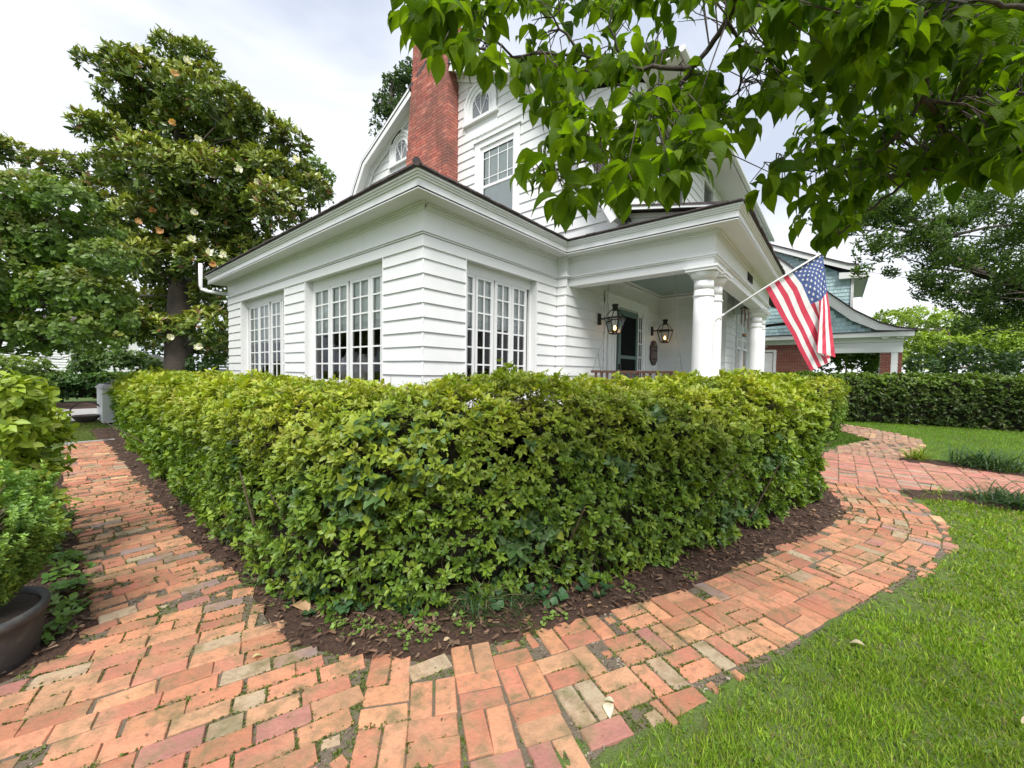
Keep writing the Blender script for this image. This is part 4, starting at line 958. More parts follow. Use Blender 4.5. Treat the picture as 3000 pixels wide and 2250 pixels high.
# ================================================================== THINGS ON THE PORCH
HB = .24
def lantern(name, label, xw, zw, xc, yc):
    """black gas-style wall lantern; heights in house measure"""
    t = thing(name, label, 'lantern', (xw, YP, zw+HB-.1), group='black lanterns beside the front door'); ORG[t.name] = np.array([xw, YP, zw-.1])
    z0, zm, z1 = zw-.33, zw+.01, zw+.19; rb, rm_, rt = .105, .20, .055
    q = MB()
    def ring(r, z, w):
        for i in range(4):
            a = math.pi/4+i*math.pi/2; b2 = a+math.pi/2
            q.tube([(xc+r*1.2*math.cos(a), yc+r*1.2*math.sin(a), z), (xc+r*1.2*math.cos(b2), yc+r*1.2*math.sin(b2), z)], w, 4)
    ring(rb, z0, .013); ring(rm_, zm, .020); ring(rt+.02, z1, .012)
    for i in range(4):
        a = math.pi/4+i*math.pi/2; c, s = math.cos(a)*1.2, math.sin(a)*1.2
        q.tube([(xc+rb*c, yc+rb*s, z0), (xc+rm_*c, yc+rm_*s, zm)], .012, 4); q.tube([(xc+rm_*c, yc+rm_*s, zm), (xc+(rt+.02)*c, yc+(rt+.02)*s, z1)], .010, 4)
    q.obj('frame', M['black'], t)
    q = MB(); q.lathe([(.075, z1-.01), (.06, z1+.02), (.058, z1+.085), (.075, z1+.10), (.07, z1+.125), (.045, z1+.135)], (xc, yc), 16); q.obj('vent_cap', M['black'], t, smooth=True)
    q = MB(); q.box(xw-.05, xw+.05, YP-.065, YP-.032, zw-.13, zw+.12); q.tube([(xw, YP-.05, zw+.01), (xw+(xc-xw)*.5, (YP+yc)/2, zw+.0), (xc-.03, yc+.2, zw+.01)], .016, 6); q.obj('wall_bracket', M['black'], t)
    for i in range(4):
        a = math.pi/4+i*math.pi/2; b2 = a+math.pi/2; k = 1.19
        g = MB(); g.add([(xc+rb*k*math.cos(a), yc+rb*k*math.sin(a), z0), (xc+rb*k*math.cos(b2), yc+rb*k*math.sin(b2), z0), (xc+rm_*k*math.cos(b2), yc+rm_*k*math.sin(b2), zm), (xc+rm_*k*math.cos(a), yc+rm_*k*math.sin(a), zm)], [(0, 1, 2, 3)])
        g.obj('glass_panel', M['lglass'], t)
    q = MB(); q.lathe([(.05, z0-.005), (.055, z0+.05), (.04, z0+.06), (.03, z0+.075)], (xc, yc), 12); q.obj('burner', M['black'], t)
    q = MB(); q.lathe([(.012, z0+.076), (.026, z0+.10), (.030, z0+.13), (.022, z0+.165), (.008, z0+.185)], (xc, yc), 12); q.obj('bulb', M['flame'], t, smooth=True)
    return t
lantern('wall_lantern', 'black lantern with glowing bulb left of the green screen door', 8.10, 2.40, 8.22, YP-.36)
lantern('wall_lantern', 'black lantern with glowing bulb above the maroon plaque', 11.35, 2.42, 11.5, YP-.36)
# plaque
pq = thing('wall_plaque', 'maroon house plaque with scalloped top and pale relief lines', 'plaque', (11.53, YP, 1.44+HB)); ORG[pq.name] = np.array([11.53, YP, 1.44])
xc, zc = 11.53, 1.79; h, w = .35, .30
pts = []
for sx, rng in ((1, 1), (-1, -1)):
    prof = [(0, .37), (.12, .355), (.19, .31), (.22, .25), (.28, .22), (.30, .19), (.30, -.20), (.25, -.24), (.20, -.28), (.14, -.34), (0, -.36)]
    if sx == -1: prof = prof[::-1][1:-1]
    pts += [(xc+sx*x*.92, YP-.055, zc+z) for x, z in prof]
q = MB(); q.prism(pts, (0, .025, 0)); q.obj('board', M['maroon'], pq)
q = MB(); q.lathe([(.02, 1.96), (.045, 2.0), (.05, 2.05), (.02, 2.09)], (xc, YP-.056), 10); q.obj('emblem', M['tan'], pq)
q = MB(); q.box(xc-.2, xc+.2, YP-.062, YP-.056, 1.905, 1.925); q.obj('lettering', M['tan'], pq)
q = MB(); q.box(xc-.2, xc+.2, YP-.062, YP-.056, 1.555, 1.575); q.obj('lettering', M['tan'], pq)
q = MB()
for i in range(6): q.box(xc-.22, xc+.22, YP-.060, YP-.056, 1.66+i*.03, 1.675+i*.03)
q.obj('lettering', M['tan'], pq)
# porch swing on chains
sw_ = thing('porch_swing', 'brown slatted porch swing hanging on chains at the sunroom end', 'swing', (7.55, 3.1, .9)); ORG[sw_.name] = np.array([7.55, 3.1, .9-HB])
q = MB(); q.box(7.35, 7.40, 2.25, 3.95, 1.20, 1.25); q.obj('back_rail', M['wood'], sw_)
for i in range(13): q = MB(); q.box(7.365, 7.385, 2.32+i*.125, 2.37+i*.125, .74, 1.20); q.obj('slat', M['wood'], sw_)
for yy in (2.25, 3.91): q = MB(); q.box(7.38, 7.85, yy, yy+.05, .98, 1.02); q.box(7.80, 7.85, yy, yy+.05, .70, .98); q.obj('arm', M['wood'], sw_)
q = MB(); q.box(7.38, 7.85, 2.25, 3.96, .68, .72); q.obj('seat', M['wood'], sw_)
def chain(pts, par):
    q = MB(); pts = [np.array(p) for p in pts]
    for a, b2 in zip(pts[:-1], pts[1:]):
        Ln = np.linalg.norm(b2-a); k = int(Ln/.05); d = (b2-a)/Ln; s = np.cross(d, [.3, .8, .1]); s /= np.linalg.norm(s); s2 = np.cross(d, s)
        for i in range(k):
            c = a+d*(i+.5)*Ln/k; t = s if i % 2 else s2; w = .011
            q.tube([c-d*.028+t*w*.4, c-t*w+d*0, c+d*.028, c+t*w, c-d*.028+t*w*.4], .0045, 4, cap=False)
    q.obj('chain', M['chain'], par)
for (yt, yb) in ((3.72, 3.93), (2.42, 2.27)):
    chain([(7.68, yt, 3.5), (7.66, (yt+yb)/2, 1.9), (7.62, yb, 1.62)], sw_); chain([(7.62, yb, 1.62), (7.82, yb, 1.02)], sw_); chain([(7.62, yb, 1.62), (7.38, yb, 1.24)], sw_)
# wind chime
wc = thing('wind_chime', 'bronze tube wind chime hanging between the column pairs', 'wind chime', (12.0, 1.94, 2.3+HB)); ORG[wc.name] = np.array([12.0, 1.94, 2.3]); c0 = (11.92, 1.93)
q = MB(); q.lathe([(.02, 3.0), (.13, 2.955), (.135, 2.94), (.12, 2.935)], c0, 14); q.tube([(c0[0], c0[1], 3.0), (c0[0], c0[1], 3.46)], .006, 4); q.obj('top_plate', M['bronze'], wc)
for i in range(6):
    a = i*1.047; x, y = c0[0]+.09*math.cos(a), c0[1]+.09*math.sin(a); q = MB(); l = .32+.05*i; q.tube([(x, y, 2.93), (x, y, 2.93-l)], .012, 6); q.obj('chime_tube', M['bronze' if i % 2 else 'tan'], wc)
q = MB(); q.tube([(c0[0], c0[1], 2.93), (c0[0], c0[1], 2.25)], .003, 4); q.obj('cord', M['chain'], wc)
q = MB(); q.lathe([(.005, 2.19), (.05, 2.2), (.055, 2.24), (.05, 2.28), (.005, 2.29)], c0, 12); q.obj('striker', M['bronze'], wc)

# ================================================================== FLAG
onh = lambda x, y, ax, v: on(x, y, ax, v) - np.array([0, 0, 0])
S6 = lambda x, y: (2100+x/3.6867, 680+y/3.6867)
XF = 7.10
base = np.array([7.05, 1.56, 2.26]); 
hl = on(*S6(520, 595), 0, XF); ht = on(*S6(1140, 222), 0, XF); dirp = ht-hl; base = hl-dirp*1.02
base = np.array([7.04, 1.57, on(2101, 942, 1, 1.57)[2]]); tip = ht+(ht-base)*.02
fp = thing('flag_pole', 'white slanting flag pole fixed to the corner porch column', 'flag pole', base)
q = MB(); q.tube([base, base*.5+tip*.5+np.array([0, 0, .015]), tip], [.014, .013, .012], 10); q.obj('pole', M['alu'], fp, smooth=True)
q = MB(); d = unit(tip-base); q.tube([base-d*.01, base+d*.16], .022, 10); q.box(base[0]-.03, base[0]+.03, base[1]-.01, base[1]+.02, base[2]-.09, base[2]+.07); q.tube([base+d*.10+np.array([-.02, 0, -.02]), base+d*.1+np.array([.02, 0, -.05])], .012, 6); q.obj('bracket', M['alu'], fp)
fl = thing('flag', 'American flag hanging from the slanting white pole', 'flag', hl)
VS = np.array([0, .3, .47, .65, 1.0])
hoist = [((520+(1140-520)*v), (595+(222-595)*v)) for v in VS]
ROWS = [(0.0, hoist, [0, 0, 0, 0, 0]),
        (.2, [(615, 775), (815, 640), (925, 560), (1020, 470), (1165, 400)], [0, 0, 0, .01, .0]),
        (.4, [(716, 955), (905, 870), (1020, 775), (1122, 735), (1192, 645)], [0, .0, .0, .03, .0]),
        (.58, [(815, 1110), (985, 1035), (1100, 925), (1108, 850), (1222, 830)], [0, 0, -.04, .05, .03]),
        (.75, [(880, 1255), (1050, 1180), (1180, 1110), (1090, 1020), (1238, 1000)], [0, 0, -.07, .07, .03]),
        (1.0, [(1012, 1497), (1165, 1432), (1240, 1385), (1063, 1292), (1283, 1352)], [0, 0, -.09, .09, .02])]
TS = np.array([r[0] for r in ROWS]); PX = np.array([[p for p in r[1]] for r in ROWS], float); DO = np.array([r[2] for r in ROWS], float)
def interp2(A, t, v):
    rows = np.stack([np.interp(v, VS, A[i]) for i in range(len(TS))])
    return np.array([np.interp(t, TS, rows[:, k]) for k in range(len(v))])
NV, NT = 78, 70; vv = np.linspace(0, 1, NV+1); tt = np.linspace(0, 1, NT+1)
# smooth the profile across v
def prof(A, t):
    vv2 = np.linspace(0, 1, NV+1); a = interp2(A, t, vv2); k = np.array([1, 2, 3, 4, 3, 2, 1.])/16; p = np.r_[a[:1].repeat(3)*1, a, a[-1:].repeat(3)]
    for i in range(3): p[i] = 2*a[0]-a[3-i]; p[-1-i] = 2*a[-1]-a[-4+i]
    return np.convolve(p, k, 'valid')
FV = np.zeros((NT+1, NV+1, 3))
for i, t in enumerate(tt):
    px, py, dd = prof(PX[..., 0], t), prof(PX[..., 1], t), prof(DO, t)
    for j in range(NV+1):
        v = vv[j]; rp = .010*math.sin(t*23+v*9)*min(1, t*5)+.005*math.sin(t*61+v*31)*min(1, t*5)
        FV[i, j] = on(*S6(px[j], py[j]), 0, XF-dd[j]*1.0+rp+.02*(t > 0))
cols = np.zeros((NT, NV, 3)); RED, WHT, BLU = (.60, .045, .085), (.78, .77, .76), (.075, .115, .30)
fvx = []; fcol = []; idx = []
for i in range(NT):
    for j in range(NV):
        s = j//6; c = RED if s % 2 == 0 else WHT
        if j >= 36 and i < NT*.40: c = BLU
        if i == 0: c = WHT
        k = len(fvx); fvx += [FV[i, j], FV[i+1, j], FV[i+1, j+1], FV[i, j+1]]; fcol += [c]*4; idx += [k, k+1, k+2, k+3]
me = np_mesh('cloth', np.array(fvx)-ORG[fl.name], 4, idx, np.array(fcol)); place('cloth', me, M['cloth'], fl)
# stars: five-pointed, just proud of the cloth on both sides
def fpt(t, v):
    a, b2 = t*NT, v*NV; i, j = min(int(a), NT-1), min(int(b2), NV-1); u, w = a-i, b2-j
    return FV[i, j]*(1-u)*(1-w)+FV[i+1, j]*u*(1-w)+FV[i, j+1]*(1-u)*w+FV[i+1, j+1]*u*w
q = MB()
for r in range(9):
    nn_ = 6 if r % 2 == 0 else 5
    for k in range(nn_):
        t0_ = .40*((k+.5)/6 if nn_ == 6 else (k+1)/6); v0 = 6/13+(7/13)*((r+1)/10)
        ctr = fpt(t0_, v0); outl = []
        for m in range(10):
            rr = .026 if m % 2 == 0 else .0105; a = math.pi*m/5
            outl.append(fpt(min(.4, t0_+rr*math.cos(a)/1.5), min(1, v0+rr*math.sin(a)/.9)))
        for off in (-.006, .006):
            vs = [p+np.array([off, 0, 0]) for p in [ctr]+outl]; q.add(vs, [(0, m+1, (m+1) % 10+1) for m in range(10)])
q.obj('stars', M['alu'], fl, kind='stuff')

# ================================================================== HEDGES
def hedge(name, label, front, T, zt, dens, leafL, cols, near_cols=None, zb=.10, group='clipped hedges', wr=.30, parts=0, ends=(0, 0), seed=0, top_cols=None, spread=1.0, k=6, corem=None, amp=.07, hole=None, org=None, rr_=.26):
    fr = np.array(front, float); sg_ = np.hypot(*np.diff(fr, axis=0).T); cu = np.r_[0, np.cumsum(sg_)]; Ls = cu[-1]
    def frame(s):
        P = np.stack([np.interp(s, cu, fr[:, 0]), np.interp(s, cu, fr[:, 1])], -1)
        e = .35; a = np.stack([np.interp(s-e, cu, fr[:, 0]), np.interp(s-e, cu, fr[:, 1])], -1); b2 = np.stack([np.interp(s+e, cu, fr[:, 0]), np.interp(s+e, cu, fr[:, 1])], -1)
        t = b2-a; t /= np.hypot(t[..., 0], t[..., 1])[..., None]+1e-9; return P, np.stack([-t[..., 1], t[..., 0]], -1), t
    zt_ = (lambda s: np.interp(s, [0, Ls], zt)) if hasattr(zt, '__len__') else (lambda s: np.full(np.shape(s), zt))
    rr = rr_
    def surf(s, p, inset=0):
        """p 0..1: front bottom -> top -> back bottom"""
        H = zt_(s)-zb; z1 = zt_(s); seglen = np.stack([H-rr, np.full_like(H, rr*1.57), np.full_like(H, T-2*rr), np.full_like(H, rr*1.57), H-rr]); tot = seglen.sum(0); d = p*tot
        c = np.cumsum(seglen, 0)
        u = np.zeros_like(d); z = np.zeros_like(d); nu = np.zeros_like(d); nz = np.zeros_like(d)
        m = d < c[0]; z = np.where(m, zb+d, z); nu = np.where(m, -1, nu); lowf = np.clip((.5-(z-zb))/.5, 0, 1); u = np.where(m, lowf**2*.07, u); nz = np.where(m, .12-.5*lowf, nz)
        m = (d >= c[0]) & (d < c[1]); th = (d-c[0])/rr; u = np.where(m, rr-rr*np.cos(th), u); z = np.where(m, z1-rr+rr*np.sin(th), z); nu = np.where(m, -np.cos(th), nu); nz = np.where(m, np.sin(th), nz)
        m = (d >= c[1]) & (d < c[2]); u = np.where(m, rr+d-c[1], u); z = np.where(m, z1, z); nu = np.where(m, 0, nu); nz = np.where(m, 1, nz)
        m = (d >= c[2]) & (d < c[3]); th = (d-c[2])/rr; u = np.where(m, T-rr+rr*np.sin(th), u); z = np.where(m, z1-rr+rr*np.cos(th), z); nu = np.where(m, np.sin(th), nu); nz = np.where(m, np.cos(th), nz)
        m = d >= c[3]; u = np.where(m, T, u); z = np.where(m, z1-rr-(d-c[3]), z); nu = np.where(m, 1, nu); nz = np.where(m, 0, nz)
        # rounded ends
        sh = np.ones_like(s)
        for fl_, ds in ((ends[0], s), (ends[1], Ls-s)):
            if fl_: sh = np.minimum(sh, np.sqrt(np.clip(1-(1-np.clip(ds/fl_, 0, 1))**2, .0, 1)))
        uc = T/2; uu = uc+(u-uc)*sh-nu*inset*-1*1.0; uu = uc+(u-uc)*sh-nu*inset; zz_ = z1-(z1-z)*1-(1-sh)**2*.25*(z/z1)-nz*inset
        P, nrm, t = frame(s); XY = P+nrm*uu[..., None]; Pt = np.concatenate([XY, zz_[..., None]], -1)
        endn = np.zeros_like(s)
        if ends[0]: endn -= np.clip(1-s/ends[0], 0, 1)**2*1.6
        if ends[1]: endn += np.clip(1-(Ls-s)/ends[1], 0, 1)**2*1.6
        Nn = np.concatenate([nrm*nu[..., None]+t*endn[..., None], nz[..., None]], -1)
        return Pt, unit(Nn)
    o0 = (fr[0, 0], fr[0, 1], 0) if org is None else org
    h = thing(name, label, 'hedge', (fr[len(fr)//2, 0], fr[len(fr)//2, 1], 0), group)
    # dark core for the inner twigs, with the hedge's inner shade in its colour
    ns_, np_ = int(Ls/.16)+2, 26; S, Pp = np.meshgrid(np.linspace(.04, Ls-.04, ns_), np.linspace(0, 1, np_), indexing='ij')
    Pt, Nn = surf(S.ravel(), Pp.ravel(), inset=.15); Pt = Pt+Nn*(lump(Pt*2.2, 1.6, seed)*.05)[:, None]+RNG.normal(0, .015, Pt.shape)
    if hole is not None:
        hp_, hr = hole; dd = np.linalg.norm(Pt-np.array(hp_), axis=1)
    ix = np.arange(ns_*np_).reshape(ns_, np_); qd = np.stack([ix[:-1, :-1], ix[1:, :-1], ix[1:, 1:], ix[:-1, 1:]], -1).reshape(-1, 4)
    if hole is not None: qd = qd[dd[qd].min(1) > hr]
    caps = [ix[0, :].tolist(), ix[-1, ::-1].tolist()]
    me = bpy.data.meshes.new('twig_shade_core'); me.from_pydata((Pt-ORG[h.name]).tolist(), [], qd.tolist()+caps); me.update(); place('twig_shade_core', me, M['core'], h)
    # tips
    area = Ls*(2*(np.mean(zt_(np.array([0., Ls])))-zb)+T); n = int(area*dens)
    s = RNG.uniform(0, Ls, n); p = RNG.random(n); P0, N0 = surf(s, p)
    d = np.linalg.norm(P0-CAM, axis=1); dref = d.min()+1.0
    keep = RNG.random(n) < np.clip((dref/d)**1.15, .10, 1)
    vis = ((CAM-P0)*N0).sum(1) > -.25*d; keep &= vis | (RNG.random(n) < .25)
    P0, N0, d = P0[keep], N0[keep], d[keep]
    dep = RNG.exponential(.075, len(P0)); lm = lump(P0*1.6, 1.7, seed)+.6*lump(P0*5, 1.9, seed+3)
    P1 = P0+N0*(amp*lm-dep+.025+.03*lump(P0*9, 1.9, seed+7)+np.where(RNG.random(len(P0)) < .03, RNG.random(len(P0))*.08, 0))[:, None]
    if hole is not None:
        kk = np.linalg.norm(P1-np.array(hole[0]), axis=1) > hole[1]*.8; kk |= RNG.random(len(kk)) < .12; P1, N0, d, dep, P0 = P1[kk], N0[kk], d[kk], dep[kk], P0[kk]
    # more foliage thinning low down
    low = P1[:, 2] < zb+.42; kk = ~low | (RNG.random(len(P1)) < .62); P1, N0, d, dep, P0 = P1[kk], N0[kk], d[kk], dep[kk], P0[kk]
    A = N0*.8+RNG.normal(0, .35, P1.shape); A[:, 2] += .55
    cc = pal(cols, len(P1), .2)
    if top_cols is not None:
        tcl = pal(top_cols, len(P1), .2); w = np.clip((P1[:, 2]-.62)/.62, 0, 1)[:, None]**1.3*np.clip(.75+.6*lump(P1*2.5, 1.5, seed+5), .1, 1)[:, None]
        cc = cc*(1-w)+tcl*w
    inn_ = dep > .09; cc[inn_] *= .8  # leaves set deep are darkened, shade put into their colour
    sz = leafL*np.clip((d/dref)**.75, 1, 3.2)*RNG.uniform(.7, 1.25, len(P1))
    # a few clumps of other shrubs grown through it
    P, D, Nn, szz, wr_, col = rosettes(P1, A, k, sz, (32, 78), wr, cc, spread=.5)
    if near_cols is not None:
        Pc = P1.repeat(k, 0); g = lump(Pc*2.0, 1.9, 11)+.35*lump(Pc*6, 1.5, 4); oth = (g > .50) & (Pc[:, 2] < 1.15) & (np.linalg.norm(Pc-CAM, axis=1) < 4.5)
        c2 = pal(near_cols, int(oth.sum()), .2); col[oth] = c2; szz = szz.copy(); szz[oth] *= 1.45
    dist = np.linalg.norm(P-CAM, axis=1)
    T_n = dist < 4.2
    order = np.argsort(dist-szz*8)
    npart = parts
    if npart:
        outer = order[(dep.repeat(k)[order] < .05)]; sel = outer[:npart]
        leaf_parts(h, M['leaf'], P[sel], D[sel], Nn[sel], szz[sel]*1.15, wr, col[sel], T4); m0 = np.ones(len(P), bool); m0[sel] = False
        P, D, Nn, szz, col, T_n = P[m0], D[m0], Nn[m0], szz[m0], col[m0], T_n[m0]
    if T_n.any(): leaves('foliage', h, M['leaf'], P[T_n], D[T_n], Nn[T_n], szz[T_n], wr, col[T_n], T4)
    if (~T_n).any(): leaves('foliage', h, M['leaf'], P[~T_n], D[~T_n], Nn[~T_n], szz[~T_n], wr*1.1, col[~T_n], T2)
    # bare twigs
    q = MB(); mt = min(900, int(area*48)); s = RNG.uniform(.1, Ls-.1, mt*4); p = RNG.uniform(0.02, .55, mt*4); a, na = surf(s, p, inset=.16)
    dd_ = np.linalg.norm(a-CAM, axis=1); sel = np.argsort(dd_*RNG.uniform(.6, 1.6, len(dd_)))[:mt]
    for i in sel:
        st = a[i]; di = unit(na[i]*.7+np.array([RNG.normal(0, .5), RNG.normal(0, .5), abs(RNG.normal(.6, .4))])); Lw = RNG.uniform(.10, .28)
        q.tube([st, st+di*Lw*.5+RNG.normal(0, .012, 3), st+di*Lw+RNG.normal(0, .02, 3)], [.0035, .0025, .001], 4)
    # bare woody stems showing through the lower front
    for _ in range(int(Ls*5)):
        s0 = np.array([RNG.uniform(.3, Ls-.3)]); Pb, nb_, t_ = frame(s0); x, y = (Pb+nb_*RNG.uniform(-.02, .12))[0]
        if math.hypot(x, y) > 5: continue
        p_ = np.array([x+nb_[0][0]*.12, y+nb_[0][1]*.12, -.01]); di = np.array([-nb_[0][0]*.14+RNG.normal(0, .3), -nb_[0][1]*.14+RNG.normal(0, .3), 1.0]); Lw = RNG.uniform(.25, .6)
        mid_ = p_+di*Lw*.5+RNG.normal(0, .02, 3); e_p = p_+di*Lw+RNG.normal(0, .03, 3); q.tube([p_, mid_, e_p], [.006, .0045, .002], 5)
        for _k in range(3): q.tube([mid_, mid_+RNG.normal(0, .07, 3)+np.array([0, 0, .08])], [.0025, .001], 3)
    # stems from the soil
    for _ in range(int(Ls*9)):
        s0 = np.array([RNG.uniform(.1, Ls-.1)]); Pb, nb_, t_ = frame(s0); x, y = (Pb+nb_*RNG.uniform(.15, T-.15))[0]; a0_ = np.array([x, y, -.02]); di = np.array([RNG.normal(0, .16), RNG.normal(0, .16), .55])
        if math.hypot(x, y) < 9: q.tube([a0_, a0_+di*.5+RNG.normal(0, .03, 3), a0_+di*1.3+RNG.normal(0, .05, 3)], [.011, .008, .004], 5)
    q.obj('twigs', M['twig'], h, kind='stuff')
    return h
LIME = [(.38, .45, .035), (.48, .52, .05), (.24, .35, .03), (.44, .40, .07)]
MIDG = [(.10, .19, .022), (.16, .27, .03), (.05, .105, .018), (.24, .33, .035)]
DARKG = [(.04, .095, .02), (.06, .13, .03), (.09, .16, .05), (.15, .24, .10)]
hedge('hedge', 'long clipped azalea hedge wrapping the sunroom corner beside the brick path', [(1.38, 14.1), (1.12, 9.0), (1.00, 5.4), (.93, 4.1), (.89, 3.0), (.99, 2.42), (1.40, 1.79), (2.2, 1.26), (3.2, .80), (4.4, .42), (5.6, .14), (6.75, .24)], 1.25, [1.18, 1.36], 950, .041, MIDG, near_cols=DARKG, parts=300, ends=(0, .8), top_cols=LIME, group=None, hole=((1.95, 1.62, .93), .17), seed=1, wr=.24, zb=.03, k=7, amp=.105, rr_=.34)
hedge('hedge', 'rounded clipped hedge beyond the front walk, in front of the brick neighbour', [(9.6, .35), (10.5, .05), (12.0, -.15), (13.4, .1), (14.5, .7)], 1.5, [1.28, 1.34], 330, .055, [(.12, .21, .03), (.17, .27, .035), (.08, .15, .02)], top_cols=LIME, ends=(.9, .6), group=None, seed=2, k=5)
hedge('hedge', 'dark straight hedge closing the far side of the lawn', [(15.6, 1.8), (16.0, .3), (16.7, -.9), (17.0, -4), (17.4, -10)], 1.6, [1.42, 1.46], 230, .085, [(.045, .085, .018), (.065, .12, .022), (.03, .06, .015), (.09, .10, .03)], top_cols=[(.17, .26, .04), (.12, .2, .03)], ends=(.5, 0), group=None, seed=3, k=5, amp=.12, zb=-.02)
hedge('hedge', 'low dark green hedge beyond the driveway at far left', [(-9, 23.4), (-2, 23.0), (2.2, 22.2), (3.4, 22.6)], 1.4, 1.05, 130, .12, [(.03, .08, .02), (.05, .13, .03), (.03, .06, .02)], top_cols=[(.16, .26, .05), (.1, .2, .04)], group=None, seed=4, k=5, amp=.12, zb=.15)

# ================================================================== TREES AND SHRUBS
def blobs_tree(name, label, cat, base, trunk, blobs, m, leafL, cols, tips, k=6, wr=.3, tilt=(35, 80), T=T2, parts=0, group=None, up=.4, leaf_name='leaf', trad=.25, limbs=True, shell=.35, top_cols=None, under=True, flip=0.0, seed=0, lumpa=.22, droop=0):
    t = thing(name, label, cat, base, group); q = MB()
    trunk = [np.array(p, float) for p in trunk]; n = len(trunk)
    if trad: q.tube(trunk, [trad*(1-.75*i/max(1, n-1)) for i in range(n)], 10)
    if limbs:
        for (c, r) in blobs:
            c = np.array(c); a = min(trunk[1:], key=lambda p: abs(p[2]-c[2]+.6)+.25*np.linalg.norm(p-c)) if n > 1 else trunk[0]
            mid = (a+c)/2+RNG.normal(0, .08, 3)*np.linalg.norm(c-a)*.6
            rr = max(.012, min(trad*.28, r*.075)); q.tube([a, a*.7+mid*.3, mid, c], [rr, rr*.8, rr*.55, rr*.25], 6)
            for _ in range(5):
                d = unit(RNG.normal(0, 1, 3)); q.tube([c, c+d*r*.5+RNG.normal(0, .04, 3)*r, c+d*r*.95], [rr*.25, rr*.16, rr*.06], 4)
    if q.v: q.obj('trunk', M['bark'], t, smooth=True)
    Cs, As, Ws = [], [], []
    for (c, r) in blobs:
        nn_ = max(4, int(tips*4*math.pi*r*r)); d = unit(RNG.normal(0, 1, (nn_, 3)))
        keep = (d[:, 2] > -.55) | (RNG.random(nn_) < .5)
        toc = unit(CAM-np.array(c)); keep &= ((d@toc) > -.35) | (RNG.random(nn_) < .45); d = d[keep]
        rad = r*(1-shell*RNG.random(len(d))**2)*(1+lumpa*lump(d*2.3+np.array(c), 1.5, seed)); p = np.array(c)+d*rad[:, None]*np.array([1, 1, .82])
        Cs.append(p); As.append(d)
    C = np.concatenate(Cs); A = np.concatenate(As); A = A*.8+RNG.normal(0, .3, A.shape); A[:, 2] += up-droop
    cc = pal(cols, len(C), .2)
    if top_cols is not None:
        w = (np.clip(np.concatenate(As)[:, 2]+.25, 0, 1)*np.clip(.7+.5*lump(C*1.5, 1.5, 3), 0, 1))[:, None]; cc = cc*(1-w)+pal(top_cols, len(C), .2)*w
    P, D, Nn, sz, wr_, col = rosettes(C, A, k, leafL, tilt, wr, cc, spread=.5)
    if flip:
        f = RNG.random(len(P)) < flip; col[f] = pal([(.16, .085, .03), (.20, .12, .04)], int(f.sum()), .2)
    if parts:
        dist = np.linalg.norm(P-CAM, axis=1); o = np.argsort(dist+(((P-CAM)@FW) < .3)*99)[:parts]; leaf_parts(t, m, P[o], D[o], Nn[o], sz[o], wr, col[o], T, leaf_name)
        mk_ = np.ones(len(P), bool); mk_[o] = False; P, D, Nn, sz, col = P[mk_], D[mk_], Nn[mk_], sz[mk_], col[mk_]
    leaves('crown', t, m, P, D, Nn, sz, wr, col, T)
    return t
def B(lst, depth, jit=.0, bulge=0):
    o = []
    for x, y, r in lst: dd = depth+RNG.uniform(-jit, jit); o.append((Vp(x, y, dd), r*depth/853.4))
    return o
# southern magnolia
mg = [(380, 112, 32), (430, 140, 40), (300, 150, 42), (245, 118, 26), (205, 150, 22), (340, 190, 60), (430, 215, 66), (495, 240, 48), (270, 215, 40), (178, 262, 26), (240, 285, 34), (330, 280, 66), (420, 300, 76), (510, 310, 66), (575, 290, 45), (622, 300, 34), (622, 375, 42), (560, 380, 66), (460, 400, 78), (350, 390, 76), (270, 370, 52), (680, 420, 36), (610, 450, 52), (520, 470, 66), (420, 480, 80), (320, 480, 76), (240, 440, 55), (28, 335, 28), (80, 350, 26), (140, 358, 30), (200, 368, 26), (-20, 330, 34), (450, 560, 58), (370, 570, 66), (290, 560, 56), (465, 640, 42), (400, 650, 52), (320, 665, 50), (300, 720, 42), (450, 715, 46), (470, 755, 34), (250, 700, 46), (230, 620, 46), (350, 715, 30), (545, 540, 46)]
mbase = Vp(388, 800, 15); mbase[2] = 0
tr = [mbase, Vp(386, 760, 15), Vp(388, 640, 15.2), Vp(398, 500, 15.4), Vp(392, 350, 15.3), Vp(385, 230, 15.2)]
MAGC = [(.09, .15, .025), (.13, .20, .035), (.19, .25, .04), (.05, .09, .022)]
bl = B(mg, 15, 1.3); bl = [(c+RNG.normal(0, .1, 3), r) for c, r in bl]
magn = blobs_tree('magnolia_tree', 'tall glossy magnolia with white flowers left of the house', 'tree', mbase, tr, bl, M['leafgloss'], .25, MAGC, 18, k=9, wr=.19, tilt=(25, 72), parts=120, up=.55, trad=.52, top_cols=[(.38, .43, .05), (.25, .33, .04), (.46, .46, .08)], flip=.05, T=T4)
PETC = [(.80, .78, .68), (.82, .80, .74)]; TANC = [(.55, .30, .12), (.62, .38, .18)]
def bloom(x, y, dep, r, cs):
    c = Vp(x, y, dep); out_ = unit(CAM-c)+np.array([0, 0, .5]); n = 8
    P, D, Nn, sz, wr_, col = rosettes(np.array([c]), np.array([out_]), n, np.array([r]), (40, 85), .38, np.array([random.choice(cs)]), spread=.1, sz_j=.12)
    v, idx, cc, uv = leaf_geo(P, D, -Nn, sz, .38, col, TB); me = np_mesh('flower', v-ORG[magn.name], 3, idx, cc, uv, True); place('flower', me, M['petal'], magn)
